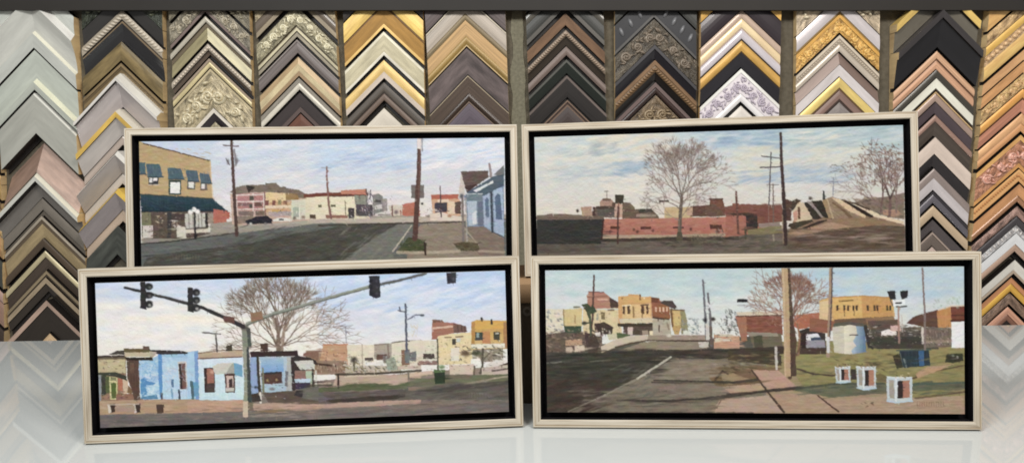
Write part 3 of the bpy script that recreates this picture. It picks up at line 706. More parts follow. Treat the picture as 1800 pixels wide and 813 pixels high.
    p.S(252, 432, 420, 462, 70, [(112, 116, 112), (98, 102, 100), (120, 120, 112), (86, 88, 86)], 30, 4, -.12, .1, .45)
    p.S(255, 448, 420, 466, 40, [(72, 74, 70), (84, 84, 76)], 30, 4, -.12, .1, .5)
    p.L([(252, 450), (330, 441), (420, 430), (520, 414)], 1.6, 1.2, (60, 58, 54), .6)
    p.P([(585, 470), (640, 430), (704, 391), (724, 396), (690, 441), (694, 470)], (120, 120, 112), 8, 'h')
    p.S(600, 396, 715, 465, 60, [(128, 128, 120), (108, 110, 104), (140, 136, 126)], 26, 4, -.7, .15, .45)
    p.L([(560, 396), (700, 392), (815, 390)], 2.6, 2.6, (70, 62, 54), .9)
    p.P(c(0, 640, 1200, 620, 2100, 610, 2100, 660, 1200, 680, 0, 690), (186, 172, 158), 7, 'h')
    p.sign(300, 447, 54, 8, 11, (140, 130, 104), .5)
    # balcony building and its neighbours
    p.P(b(-100, 520, 60, 545, 60, 680, -100, 690), (186, 108, 92), 8)
    p.P(b(100, 345, 520, 320, 1010, 340, 1040, 660, 200, 720, 120, 700), (196, 166, 150), 8)
    p.P(b(170, 345, 500, 335, 500, 540, 170, 545), (182, 126, 122), 10)
    p.P(b(515, 330, 760, 322, 760, 450, 515, 440), (222, 194, 144), 7); p.P(b(760, 335, 910, 330, 920, 420, 760, 420), (156, 124, 80), 8)
    p.P(b(500, 440, 840, 430, 840, 545, 500, 560), (200, 160, 122), 9)
    for v, k in ((350, 1), (430, 1), (520, 1)): p.L(b(170, v + 8, 510, v), 2, 2, (222, 214, 202), .9)
    for u in (180, 375, 500, 515): p.L(b(u, 340, u, 600), 1.8, 1.8, (224, 216, 206), .85)
    for u0, v0, u1, v1, cc in ((330, 365, 380, 420, (92, 82, 72)), (390, 445, 480, 495, (116, 84, 76)), (190, 450, 330, 490, (140, 104, 100)), (330, 460, 365, 510, (86, 78, 74)), (520, 420, 560, 480, (132, 80, 72)), (600, 420, 640, 480, (134, 84, 76)), (670, 410, 710, 470, (146, 140, 100)), (730, 425, 775, 470, (140, 96, 76)), (200, 550, 380, 600, (130, 110, 100)), (400, 545, 510, 600, (120, 104, 88))):
        p.P(box4(b, u0, v0, u1, v1), cc, 9)
    p.L(b(510, 330, 520, 600), 2.2, 2.2, (132, 84, 84), .9)
    p.P(b(520, 480, 830, 475, 840, 510, 520, 515), (224, 200, 170), 6); p.L(b(600, 540, 720, 540), 2.5, 2.5, (200, 160, 90))
    p.P(b(560, 555, 830, 545, 830, 600, 560, 610), (172, 158, 156), 6)
    p.P(b(830, 420, 1050, 400, 1060, 640, 830, 650), (206, 202, 180), 8, 'v'); p.P(b(850, 500, 920, 500, 920, 620, 850, 620), (164, 172, 158), 8, 'v')
    for u in (925, 1000): p.L(b(u, 500, u, 640), 1.4, 1.4, (230, 226, 214), .8)
    p.S(500, 365, 545, 384, 20, [(182, 176, 160), (150, 150, 140), (226, 220, 206)], 5, 3, 1.4, .4, .6)
    p.P(b(95, 325, 180, 260, 290, 238, 520, 232, 640, 214, 690, 258, 925, 298, 1010, 352, 1000, 395, 915, 392, 900, 340, 520, 322, 330, 330, 170, 348), (124, 108, 96), 8)
    p.P(b(180, 345, 230, 255, 290, 250, 315, 330), (132, 114, 104), 6); p.P(b(285, 240, 400, 262, 390, 280, 350, 300, 320, 330), (58, 48, 42), 5)
    p.P(b(520, 215, 650, 215, 660, 262, 540, 300), (122, 106, 92), 8); p.S(470, 328, 525, 342, 16, [(92, 78, 64), (130, 112, 94)], 10, 2, .2, .3, .6)
    p.P(b(150, 610, 380, 600, 380, 690, 150, 700), (142, 122, 110), 10, 'v')
    # cars
    p.P(b(285, 660, 350, 640, 410, 610, 540, 600, 600, 640, 600, 690, 330, 705, 285, 690), (44, 40, 52), 6)
    p.B(*b(345, 695)[0], 4, 3, (196, 190, 184)); p.B(*b(520, 695)[0], 4, 3, (130, 122, 116))
    p.P(b(610, 650, 660, 628, 760, 625, 840, 650, 840, 668, 610, 668), (216, 212, 208), 6); p.P(box4(b, 680, 640, 740, 658), (92, 86, 90)); p.B(*b(865, 630)[0], 4, 4, (120, 108, 96))
    p.B(*b(970, 620)[0], 6, 4, (150, 128, 112)); p.P(box4(b, 1045, 590, 1112, 640), (92, 72, 60), 6)
    # low cream shops, right half
    p.P(c(-20, 350, 700, 345, 760, 640, -20, 640), (216, 205, 176), 7, 'h')
    p.P(c(50, 380, 250, 370, 250, 640, 50, 640), (222, 211, 182), 5); p.P(c(280, 365, 560, 355, 570, 630, 280, 630), (224, 213, 183), 5)
    p.P(c(-40, 345, 240, 328, 700, 318, 700, 360, 240, 372, -40, 388), (122, 66, 52), 8, 'h'); p.P(c(400, 300, 705, 286, 712, 352, 400, 345), (196, 128, 104), 7, 'h'); p.L(c(270, 372, 700, 362), 2, 2, (86, 50, 42))
    p.P(box4(c, 130, 475, 172, 505), (110, 106, 86)); p.P(box4(c, 282, 470, 340, 500), (104, 94, 78)); p.P(box4(c, 30, 590, 100, 636), (94, 74, 62))
    p.P(c(560, 360, 720, 360, 720, 470, 570, 470), (140, 142, 126), 10, 'v'); p.P(c(580, 465, 780, 470, 780, 610, 580, 605), (86, 78, 84), 10, 'v')
    p.P(box4(c, 490, 510, 560, 635), (70, 64, 68), 8, 'v'); p.P(c(780, 350, 850, 340, 900, 370, 905, 560, 790, 600), (132, 128, 126), 9, 'v'); p.P(c(890, 400, 950, 398, 955, 550, 900, 560), (150, 144, 140), 9, 'v')
    p.P(c(800, 410, 880, 420, 880, 450, 800, 440), (86, 80, 78)); p.P(c(800, 480, 890, 470, 890, 520, 800, 530), (196, 194, 188), 6)
    p.S(642, 336, 656, 384, 36, [(72, 66, 78), (110, 106, 116), (170, 166, 170), (92, 80, 92)], 9, 2.2, 1.3, .6, .75)
    p.S(618, 362, 652, 384, 24, [(214, 210, 204), (92, 82, 86), (176, 168, 166), (196, 160, 150)], 6, 2.4, 1.2, .8, .7)
    p.L(c(700, 290, 720, 360), 2, 1.5, (90, 60, 56)); p.L(c(755, 300, 745, 400), 1.6, 2.2, (96, 90, 100)); p.L(c(450, 430, 460, 610), 1.6, 1.6, (120, 112, 90))
    p.P(c(810, 575, 960, 545, 990, 575, 960, 596, 815, 600), (206, 200, 196), 6); p.L(c(850, 590, 1000, 590), 1.4, 1.4, (110, 96, 92))
    p.P(c(960, 480, 1160, 470, 1160, 600, 1000, 600), (206, 192, 176), 7); p.L(c(1010, 480, 1015, 600), 2.4, 2.4, (120, 86, 80)); p.B(*c(1060, 560)[0], 5, 5, (122, 106, 108)); p.L(c(1110, 540, 1115, 600), 2.4, 2.4, (158, 110, 96))
    p.P(c(1150, 460, 1330, 430, 1340, 605, 1150, 605), (190, 112, 92), 9, 'v')
    p.P(c(220, 590, 480, 600, 480, 632, 220, 632), (150, 108, 90), 9)
    p.bits(420, 335, 515, 384, 70, (104, 80, 72)); p.bits(605, 342, 690, 384, 60, (80, 70, 72)); p.bits(745, 360, 812, 384, 26, (96, 76, 72)); p.bits(255, 374, 375, 412, 60)
    p.melt(255, 400, 700, 462, 260, 26, 5, -.15, .15)
    # poles
    p.L(c(236, 25, 232, 130, 240, 240, 258, 480, 285, 630), 2.6, 4.2, (134, 96, 90)); p.L(c(170, 35, 285, 38), 1.3, 1.3, (150, 140, 136), .8)
    p.L(a(620, 20, 630, 200, 640, 400, 655, 625), 4.4, 6.4, (86, 64, 58)); p.L(a(570, 58, 665, 64), 2, 2, (104, 90, 88)); p.L(a(640, 85, 650, 180), 3.5, 3.5, (120, 112, 116), .8)
    p.B(*a(600, 160)[0], 3.6, 7, (122, 116, 120), .85); p.B(*a(655, 155)[0], 3.6, 8, (112, 106, 110), .85); p.L(a(585, 140, 610, 180), 1.5, 1.5, (70, 62, 64), .8)
    # lamp
    p.L(a(388, 480, 392, 640), 2.4, 3, (38, 38, 42)); p.B(*a(395, 625)[0], 4, 6, (40, 38, 40)); p.L(a(360, 490, 412, 488), 1.5, 1.5, (70, 66, 66))
    for u, v in ((362, 478), (385, 462), (408, 476)): p.B(*a(u, v)[0], 5, 5.5, (238, 232, 228), 1, 0, 2.5)
    # right: pole, sign, houses, pavement
    p.P(d(215, 570, 480, 555, 520, 640, 600, 700, 760, 720, 780, 1000, 160, 1000, 120, 720), (146, 132, 116), 8, 'h')
    p.S(745, 396, 815, 432, 60, [(156, 140, 122), (134, 120, 106), (164, 150, 132)], 18, 3, .2, .3, .45)
    p.P(d(520, 590, 620, 575, 760, 640, 760, 770, 600, 770), (132, 116, 104), 8, 'h'); p.L(d(500, 590, 590, 700), 3, 3, (176, 160, 142), .8)
    p.S(825, 402, 885, 438, 40, [(142, 126, 112), (118, 104, 94), (150, 134, 122)], 18, 3, .5, .3, .45)
    p.P(d(285, 378, 470, 374, 480, 515, 300, 520), (208, 164, 132), 8, 'h'); p.P(d(285, 378, 490, 374, 490, 402, 290, 408), (182, 102, 82), 6, 'h')
    p.P(d(310, 430, 390, 426, 390, 490, 310, 492), (74, 66, 78), 8); p.P(d(395, 420, 440, 420, 440, 500, 395, 500), (222, 196, 168), 5); p.P(d(440, 425, 480, 420, 480, 500, 440, 500), (98, 78, 70), 8); p.P(d(330, 408, 400, 405, 400, 425, 330, 428), (226, 196, 172))
    p.S(758, 366, 775, 376, 12, [(222, 208, 194), (190, 150, 126), (80, 66, 72)], 7, 3, .3, .5, .7)
    p.P(d(280, 500, 350, 490, 420, 510, 490, 520, 490, 545, 280, 545), (216, 200, 184), 8, 'h'); p.B(*d(405, 515)[0], 5, 4, (172, 120, 96))
    p.L(d(345, 322, 352, 520), 1.8, 2.2, (84, 68, 70)); p.P(d(100, 440, 175, 430, 175, 510, 100, 512), (186, 110, 90), 8)
    p.P(d(215, 420, 245, 420, 250, 520, 215, 520), (220, 212, 206), 6); p.B(*d(228, 436)[0], 3, 3, (40, 36, 44))
    p.P(d(462, 400, 480, 230, 500, 280, 505, 400, 470, 410), (196, 186, 178), 6)
    p.P(d(478, 226, 655, 222, 660, 262, 520, 360, 495, 290), (100, 82, 76), 9, 'h'); p.P(d(500, 320, 590, 310, 520, 365), (74, 54, 50))
    p.L(d(664, 180, 676, 260), 4, 4.6, (150, 134, 134)); p.P(d(690, 250, 760, 185, 760, 260), (112, 114, 116), 6)
    p.P(d(500, 380, 640, 360, 760, 300, 760, 660, 690, 620, 620, 580, 520, 585), (132, 149, 168), 8, 'v')
    p.P(d(520, 360, 690, 260, 760, 245, 760, 320, 640, 380, 500, 415), (80, 96, 110), 8, 'h'); p.P(d(560, 350, 690, 285, 690, 300, 580, 362), (206, 210, 212), 5)
    p.P(d(510, 372, 620, 372, 620, 418, 510, 416), (112, 128, 138), 8); p.L(d(505, 372, 620, 370), 1.4, 1.4, (196, 200, 200))
    p.P(d(520, 420, 580, 418, 580, 570, 530, 580), (172, 184, 200), 8, 'v'); p.P(d(585, 420, 620, 420, 625, 580, 590, 575), (104, 116, 134), 8, 'v'); p.P(d(550, 500, 580, 480, 582, 565, 556, 570), (206, 210, 216), 6)
    p.P(d(625, 385, 665, 365, 672, 605, 630, 580), (160, 178, 200), 6, 'v'); p.P(d(636, 410, 648, 395, 660, 405, 664, 520, 640, 528), (96, 116, 140), 6); p.L(d(677, 360, 684, 618), 3.4, 3.4, (62, 70, 82))
    p.P(d(690, 350, 750, 325, 760, 650, 695, 622), (158, 178, 202), 6, 'v'); p.P(d(698, 400, 714, 370, 736, 380, 748, 540, 706, 535), (88, 108, 134), 7); p.L(d(695, 622, 760, 652), 2, 2, (92, 88, 90))
    p.L(d(490, 400, 496, 700), 4, 4.6, (128, 118, 114)); p.L(d(510, 400, 520, 700), 2.5, 2.5, (176, 168, 160), .8); p.B(*d(485, 385)[0], 5, 5, (92, 92, 100))
    p.P(d(60, 745, 140, 650, 215, 665, 260, 690, 245, 735, 150, 752), (78, 84, 56), 10)
    p.S(698, 420, 748, 440, 70, [(70, 80, 48), (96, 100, 66), (58, 62, 42), (112, 104, 78)], 8, 2.2, -.6, .7, .7)
    p.P(d(430, 690, 500, 680, 590, 690, 600, 735, 470, 742), (98, 88, 66), 9); p.S(798, 426, 842, 440, 40, [(84, 84, 58), (120, 106, 84), (70, 62, 50)], 8, 2.2, .1, .6, .7)
    p.L(d(40, 742, 160, 575), 3.2, 2, (196, 184, 166), .9); p.L(d(70, 748, 200, 752, 330, 748, 470, 740), 5, 5, (186, 172, 148), .8); p.L(d(600, 742, 760, 748), 4, 4, (176, 160, 140), .8); p.L(d(245, 690, 250, 760), 4, 4, (64, 50, 42))
    p.P(box4(d, 158, 314, 240, 400), (116, 108, 106), 5); p.L(d(210, 10, 208, 200, 196, 420, 182, 660), 6.6, 9.4, (94, 66, 60)); p.L(d(219, 60, 206, 400), 1.6, 1.6, (134, 100, 92), .6)
    p.P(box4(d, 197, 14, 221, 80), (214, 204, 200), 4); p.L(d(228, 10, 230, 95), 1.6, 1.6, (96, 90, 92), .7)

def paint_rear_right(p):
    """bare tree over a low red brick wall, an overpass climbing on the right"""
    a = T(935, 330, 7.072); b = T(1050, 230, 4.064); c = T(1280, 240, 4.0625); d = T(1380, 240, 4.065)
    p.G([(930, 205), (1605, 205), (1605, 450), (930, 450)], (178, 194, 202), (216, 208, 196), 225, 375, 5, 'h')
    sk = [(206, 200, 184), (216, 206, 188), (200, 200, 192), (212, 208, 196)]; bl = [(150, 172, 190), (166, 184, 196), (140, 164, 188), (176, 190, 200)]
    p.S(940, 235, 1150, 300, 90, sk + [(190, 196, 196)], 54, 10, -.1, .15, .5)
    p.S(1050, 232, 1180, 270, 40, [(216, 202, 178), (208, 198, 178)], 46, 9, -.15, .15, .5)
    p.S(940, 262, 1090, 320, 40, [(178, 188, 192), (190, 198, 198), (200, 202, 194)], 44, 8, -.15, .15, .5)
    p.S(1040, 252, 1082, 272, 16, [(152, 164, 172), (166, 174, 178)], 26, 5, -.3, .2, .6)
    p.S(1080, 285, 1140, 312, 36, bl, 34, 6, .05, .15, .6); p.S(1000, 292, 1080, 312, 26, [(160, 176, 186), (178, 188, 192)], 34, 5, -.1, .15, .5)
    p.S(1098, 312, 1122, 317, 8, [(214, 214, 208)], 18, 4, 0, .15, .7); p.S(1060, 305, 1140, 345, 40, [(216, 204, 192), (222, 212, 198)], 34, 8, 0, .3, .5)
    p.S(1120, 240, 1290, 360, 90, [(214, 200, 190), (204, 196, 190), (222, 210, 200), (196, 198, 198)], 30, 8, -.1, .4, .4)
    p.S(1225, 222, 1370, 262, 60, bl + [(134, 160, 186)], 50, 7, -.1, .15, .55)
    p.S(1380, 216, 1590, 262, 80, [(160, 180, 184), (174, 190, 190), (148, 172, 184), (186, 196, 192)], 56, 7, -.12, .12, .55)
    p.S(1375, 232, 1480, 250, 16, [(206, 204, 190), (214, 208, 194)], 50, 5, -.25, .1, .6)
    p.S(1290, 258, 1372, 318, 50, [(206, 200, 178), (200, 198, 184), (212, 206, 186)], 40, 9, -.05, .2, .5)
    p.S(1380, 258, 1520, 296, 60, [(200, 198, 182), (208, 202, 186), (186, 194, 190)], 50, 8, -.2, .15, .5)
    p.S(1300, 308, 1490, 322, 44, [(150, 172, 196), (164, 182, 200), (172, 188, 200)], 46, 5, -.2, .15, .55); p.S(1380, 284, 1480, 304, 24, [(146, 168, 198), (160, 178, 200)], 40, 5, -.22, .1, .55)
    p.S(1290, 322, 1500, 358, 70, [(210, 204, 190), (214, 212, 206), (206, 208, 206)], 40, 8, -.06, .2, .5)
    p.blur(4)
    p.S(985, 246, 1085, 274, 26, [(146, 160, 172), (160, 172, 180)], 34, 5, -.25, .15, .3); p.S(1085, 284, 1140, 310, 26, [(134, 160, 184), (150, 172, 190)], 30, 6, .05, .15, .35)
    p.S(945, 290, 1090, 320, 30, [(168, 180, 188), (222, 212, 196)], 40, 5, -.08, .1, .3); p.S(1390, 222, 1590, 256, 50, [(134, 164, 174), (150, 176, 182), (200, 206, 198)], 50, 5, -.1, .1, .3)
    p.S(1300, 300, 1500, 322, 40, [(134, 160, 190), (152, 174, 196)], 44, 5, -.2, .12, .33); p.S(1240, 222, 1368, 256, 36, [(126, 154, 180), (146, 170, 188)], 44, 6, -.1, .12, .35); p.S(1382, 262, 1540, 292, 34, [(216, 208, 190), (206, 204, 192)], 50, 5, -.22, .1, .35)
    # ground
    p.P([(930, 410), (1605, 400), (1605, 490), (930, 490)], (112, 102, 92), 10, 'h')
    p.S(940, 420, 1400, 470, 170, [(98, 90, 80), (126, 116, 104), (84, 78, 72), (118, 106, 96)], 40, 4, 0, .08, .5)
    # far buildings on the left
    p.P(a(60, 345, 260, 320, 400, 320, 900, 360, 900, 400, 60, 405), (122, 106, 92), 9, 'h')
    p.P(a(620, 235, 740, 230, 760, 345, 620, 350), (178, 146, 122), 8, 'v'); p.B(*a(568, 285)[0], 3, 4, (56, 46, 42)); p.L(a(615, 240, 640, 345), 1.6, 1.6, (166, 152, 100), .8)
    p.P(a(755, 240, 1050, 235, 1050, 370, 760, 365), (116, 98, 86), 10, 'v'); p.P(a(810, 260, 1030, 262, 1030, 350, 820, 350), (98, 90, 84), 8, 'v'); p.P(box4(a, 755, 235, 790, 345), (84, 62, 54))
    p.P(a(845, 180, 880, 140, 985, 140, 1030, 180, 1030, 245, 850, 245), (168, 134, 118), 8, 'v'); p.P(box4(a, 880, 132, 985, 160), (118, 92, 80)); p.P(a(800, 225, 1030, 225, 1030, 262, 800, 262), (80, 66, 56), 6, 'h')
    p.L(a(935, 40, 937, 130), 1.3, 1.3, (110, 100, 96), .8); p.L(a(905, 45, 955, 43), 1.3, 1.3, (96, 88, 84), .8)
    p.P(a(1030, 200, 1130, 200, 1130, 365, 1030, 365), (196, 162, 140), 6, 'v'); p.P(a(1035, 85, 1145, 85, 1140, 180, 1110, 200, 1040, 195), (66, 58, 48), 5); p.L(a(1080, 190, 1085, 365), 2.4, 2.4, (140, 96, 82))
    p.P(a(1000, 180, 1040, 180, 1040, 240, 990, 240), (96, 76, 66)); p.P(a(1140, 180, 1220, 185, 1280, 240, 1280, 360, 1130, 365), (122, 104, 84), 10, 'h')
    p.P(b(180, 510, 225, 515, 250, 560, 330, 555, 390, 560, 440, 610, 440, 625, 180, 625), (110, 92, 76), 10, 'h'); p.P(b(290, 560, 390, 555, 400, 580, 300, 585), (70, 66, 58), 6); p.P(b(280, 590, 420, 595, 420, 612, 280, 612), (160, 140, 124), 6)
    p.P(b(480, 545, 680, 540, 680, 625, 480, 625), (196, 172, 130), 8, 'v'); p.P(b(660, 535, 790, 530, 800, 610, 660, 612), (104, 76, 64), 9); p.P(b(640, 545, 680, 535, 680, 605, 640, 605), (194, 160, 132), 5)
    p.P(b(805, 490, 895, 486, 910, 540, 915, 600, 800, 600, 800, 530), (122, 80, 64), 8, 'v'); p.L(b(805, 488, 895, 486), 3, 3, (92, 62, 50)); p.P(b(770, 535, 830, 520, 900, 580, 920, 608, 780, 612), (112, 84, 70), 8)
    p.P(b(915, 545, 1010, 535, 1010, 612, 920, 612), (146, 92, 76), 9); p.P(box4(b, 965, 515, 1010, 545), (150, 96, 80), 6); p.B(*b(935, 598)[0], 3, 3, (226, 216, 200)); p.B(*b(962, 600)[0], 2.4, 2.4, (216, 196, 176))
    p.P(box4(b, 440, 496, 512, 508), (70, 60, 54), 4)
    # low red wall
    p.P(a(60, 395, 900, 388, 870, 640, 860, 690, 60, 700), (58, 58, 55), 6, 'h'); p.S(946, 392, 1052, 425, 40, [(48, 50, 48), (66, 66, 60), (56, 54, 54)], 26, 6, 0, .2, .5)
    p.P([(942, 428), (1056, 428), (1056, 440), (942, 445)], (96, 88, 78), 9, 'h'); p.L(a(60, 375, 880, 375), 3, 3, (112, 94, 82), .8)
    p.G(b(48, 628, 1010, 612, 1330, 622, 1100, 740, 32, 745), (186, 122, 104), (176, 112, 96), 384, 412, 8, 'h')
    p.S(1064, 386, 1300, 408, 110, [(196, 128, 108), (172, 106, 90), (188, 136, 116), (164, 104, 92)], 16, 3.4, 0, .12, .5)
    p.P(b(32, 742, 600, 738, 1010, 725, 1010, 745, 600, 760, 30, 768), (178, 154, 130), 6, 'h'); p.P(b(20, 768, 1010, 750, 1010, 775, 20, 790), (74, 64, 56), 6, 'h')
    for u0, v0, u1, v1 in ((95, 680, 160, 698), (308, 682, 382, 702), (540, 682, 620, 694), (805, 668, 888, 700)): p.P(box4(b, u0, v0, u1, v1), (96, 58, 48), 6)
    for u, v in ((95, 718), (288, 718), (396, 710), (668, 700), (262, 702), (930, 702), (860, 712)): p.B(*b(u, v)[0], 3.6, 4, (98, 62, 52), .9)
    p.L(b(148, 540, 146, 800), 2.6, 3.4, (86, 60, 54))
    p.L(a(890, 395, 868, 630), 3, 3, (70, 44, 40))
    # right of the wall: sheds and track
    p.P(c(-30, 500, 110, 480, 380, 490, 400, 600, 240, 640, 0, 640), (134, 84, 72), 10, 'h'); p.P(c(-20, 570, 125, 558, 130, 700, -20, 715), (170, 108, 92), 8, 'h'); p.P(c(-20, 550, 130, 540, 205, 552, 125, 566), (82, 62, 54), 6); p.P(c(125, 560, 205, 555, 212, 655, 130, 668), (62, 52, 50), 6)
    p.S(1312, 358, 1374, 392, 40, [(122, 74, 66), (146, 94, 80), (110, 70, 62)], 16, 5, 0, .3, .5)
    p.P(c(140, 665, 380, 630, 390, 690, 140, 700), (134, 124, 88), 10, 'h'); p.P(c(215, 620, 370, 605, 370, 640, 220, 648), (150, 132, 124), 7, 'h')
    p.L(c(56, 395, 62, 500, 72, 690), 3.2, 4, (110, 74, 66)); p.L(c(122, 650, 124, 720), 4, 4, (72, 72, 58), .8)
    # right-hand trees
    p.P(d(505, 470, 560, 440, 700, 430, 850, 400, 850, 590, 770, 580, 690, 560, 600, 520), (112, 94, 78), 12, 'i', .8)
    p.S(1505, 350, 1590, 382, 80, [(98, 84, 68), (130, 108, 92), (84, 80, 66), (150, 124, 106)], 14, 5, .3, .6, .5); p.P(d(560, 432, 650, 430, 650, 446, 560, 446), (160, 144, 120), 6)
    p.P(d(700, 520, 800, 520, 840, 560, 760, 570, 700, 555), (172, 136, 112), 8)
    tr = [(98, 76, 72), (116, 90, 86), (84, 66, 64), (134, 110, 104)]
    for x, w in ((1562, 5), (1548, 3.4), (1575, 3)):
        p.tree(x, 382 if w > 4 else 372, 1.57 + p.r.uniform(-.15, .1), 34, w * 1.2, 5, tr, .42, .76, .9, 0, .16, .9)
    p.tree(1556, 372, 2.35, 30, 2.6, 5, tr, .45, .76, .7); p.tree(1552, 360, 2.7, 24, 2, 5, tr, .5, .76, .7)
    def crown(cx, cy, rx, ry): return lambda x, y: ((x - cx) / rx) ** 2 + ((y - cy) / ry) ** 2 < p.r.uniform(.3, 1.05)
    p.S(1480, 252, 1592, 345, 900, [(120, 94, 84), (140, 112, 100), (102, 80, 73), (158, 134, 122)], 9, 3.2, .6, 1.0, .6, 8, crown(1552, 290, 52, 42))
    p.S(1475, 275, 1525, 320, 90, [(124, 102, 94), (146, 124, 114), (110, 92, 86)], 8, 3, .4, 1.0, .58, 8, crown(1500, 292, 24, 20)); p.S(1455, 290, 1482, 304, 26, [(120, 120, 112), (138, 132, 122)], 8, 3, 0, .8, .5)
    p.S(1515, 300, 1590, 340, 30, [(196, 190, 184), (180, 172, 166)], 10, 3, .6, 1, .35)
    p.S(1505, 318, 1525, 345, 40, [(144, 116, 104), (126, 102, 92)], 8, 2.4, 1, .8, .5)
    # overpass
    p.P(d(20, 690, 60, 600, 300, 440, 340, 428, 420, 455, 560, 520, 700, 580, 850, 622, 850, 800, 20, 800), (148, 120, 96), 9, 'h')
    p.P(d(60, 600, 55, 530, 100, 460, 130, 470, 190, 560, 190, 590, 80, 608), (208, 186, 156), 6, 'v'); p.P(d(88, 500, 106, 500, 108, 585, 92, 590), (110, 80, 62)); p.P(d(58, 540, 85, 520, 88, 600, 62, 602), (200, 152, 130), 5)
    p.P(d(130, 470, 160, 470, 265, 570, 240, 590, 200, 590), (62, 54, 46), 6); p.P(d(155, 460, 185, 462, 280, 560, 260, 580), (152, 140, 134), 6); p.P(d(185, 460, 260, 455, 340, 560, 330, 588, 275, 575), (58, 50, 42), 7)
    p.P(d(265, 455, 300, 440, 350, 560, 345, 580, 310, 585), (164, 138, 104), 7); p.P(d(295, 440, 350, 430, 460, 520, 580, 575, 420, 590, 330, 590), (150, 126, 102), 9, 'h')
    p.S(1456, 350, 1515, 384, 46, [(160, 136, 110), (136, 112, 92), (170, 148, 122), (126, 104, 86)], 16, 3, .6, .2, .5)
    p.P(d(330, 436, 395, 446, 582, 556, 570, 580, 450, 530), (212, 184, 148), 6); p.P(d(392, 446, 440, 462, 640, 562, 620, 576, 578, 566), (56, 44, 36), 5); p.P(d(470, 470, 560, 500, 680, 560, 850, 606, 850, 628, 640, 572), (222, 200, 168), 5); p.L(d(410, 452, 500, 478, 600, 520), 2.4, 3, (84, 66, 54)); p.L(d(300, 445, 340, 580), 2, 3, (186, 164, 130)); p.L(d(340, 470, 420, 530, 470, 580), 3, 6, (112, 86, 62), .7)
    p.P(d(330, 590, 500, 580, 690, 600, 700, 650, 340, 660), (150, 122, 94), 8, 'h')
    p.P(d(20, 640, 30, 620, 190, 590, 200, 605, 60, 662), (74, 66, 52), 7); p.P(d(120, 650, 230, 605, 300, 590, 300, 600, 150, 655), (66, 54, 44), 6); p.P(d(20, 690, 200, 640, 330, 610, 480, 640, 330, 670, 60, 705), (176, 142, 116), 7, 'h')
    p.P(d(340, 660, 690, 630, 850, 640, 850, 800, 20, 800, 20, 720), (104, 86, 72), 10, 'h')
    p.S(1386, 402, 1590, 460, 150, [(92, 74, 62), (122, 102, 86), (80, 66, 58), (134, 110, 94), (148, 124, 112)], 44, 4, 0, .1, .5)
    p.S(1400, 412, 1560, 424, 14, [(156, 134, 124), (168, 146, 134)], 50, 4, -.03, .08, .6)
    p.S(1290, 412, 1390, 438, 60, [(104, 98, 84), (124, 112, 96), (80, 78, 64), (142, 126, 110)], 26, 4, -.05, .15, .5)
    # shrubs in front of the wall
    p.S(1215, 412, 1275, 428, 90, [(112, 104, 78), (92, 86, 66), (132, 122, 98), (74, 68, 56)], 8, 2.4, .4, .8, .6); p.S(1258, 402, 1272, 416, 20, [(150, 140, 136), (88, 74, 66)], 8, 2, 1.2, .5, .7)
    p.S(1160, 416, 1280, 432, 60, [(84, 76, 66), (104, 94, 80), (64, 58, 52)], 22, 3, 0, .2, .6)
    # cross-shaped poles and crest
    p.L(d(345, 295, 342, 420), 1.6, 1.6, (128, 130, 146), .8); p.L(d(318, 322, 375, 326), 1.5, 1.5, (116, 118, 132), .8); p.P(d(268, 385, 278, 385, 288, 450, 268, 452), (72, 72, 68), 5); p.B(*d(180, 440)[0], 5, 4.4, (92, 80, 72)); p.P(d(30, 470, 80, 445, 120, 455, 90, 475, 60, 520, 20, 560), (80, 66, 56), 8)
    p.P(d(-5, 440, 50, 460, 40, 600, -5, 600), (92, 68, 58), 8)
    # big bare tree: pink haze of twigs then branches
    def disc(x, y): return ((x - 1206) / 76) ** 2 + ((y - 298) / 58) ** 2 < p.r.uniform(.25, 1.1)
    p.S(1130, 238, 1285, 362, 760, [(166, 142, 136), (180, 156, 148), (146, 126, 120), (192, 172, 164)], 10, 2.4, .6, 1.3, .4, 8, disc)
    tb = [(112, 95, 88), (130, 112, 104), (98, 84, 77), (148, 128, 119)]
    p.L(b(588, 780, 590, 640, 598, 540, 604, 470), 7.5, 4.4, (104, 92, 80)); p.L(b(580, 775, 584, 640), 2, 1.6, (140, 126, 108), .7)
    p.P(b(565, 782, 572, 720, 606, 720, 612, 782), (92, 84, 68), 6)
    for v, an, ln, w in ((640, 2.5, 20, 1.7), (630, .7, 18, 1.6), (560, 2.35, 24, 2), (545, .8, 22, 2), (520, 2.75, 26, 1.8), (510, .5, 26, 1.8), (490, 2.05, 30, 2.4), (480, 1.1, 30, 2.4), (470, 1.72, 32, 3), (462, 1.42, 32, 2.6), (455, 2.5, 28, 2), (450, .62, 30, 2)):
        x, y = b(596 + (540 - v) * .1, v)[0]; p.tree(x, y, an, ln, w * 1.1, 5, tb, .38, .74, .72, 0, .14, .75, 3 if w > 2.1 else 2)
    p.S(1130, 236, 1280, 350, 420, [(126, 106, 99), (150, 128, 120), (108, 92, 86), (206, 188, 178)], 8, 1.4, .8, 1.4, .5, 8, disc)
    p.bits(1028, 364, 1105, 384, 45, (76, 60, 52), (190, 160, 140)); p.bits(1205, 352, 1310, 384, 50, (76, 56, 48), (196, 160, 140)); p.bits(1065, 388, 1300, 412, 60, (112, 68, 58), (204, 150, 130), .5)
    p.melt(945, 408, 1590, 442, 260, 30, 4, 0, .12); p.melt(1390, 350, 1590, 405, 120, 10, 3, .5, .3, .45)
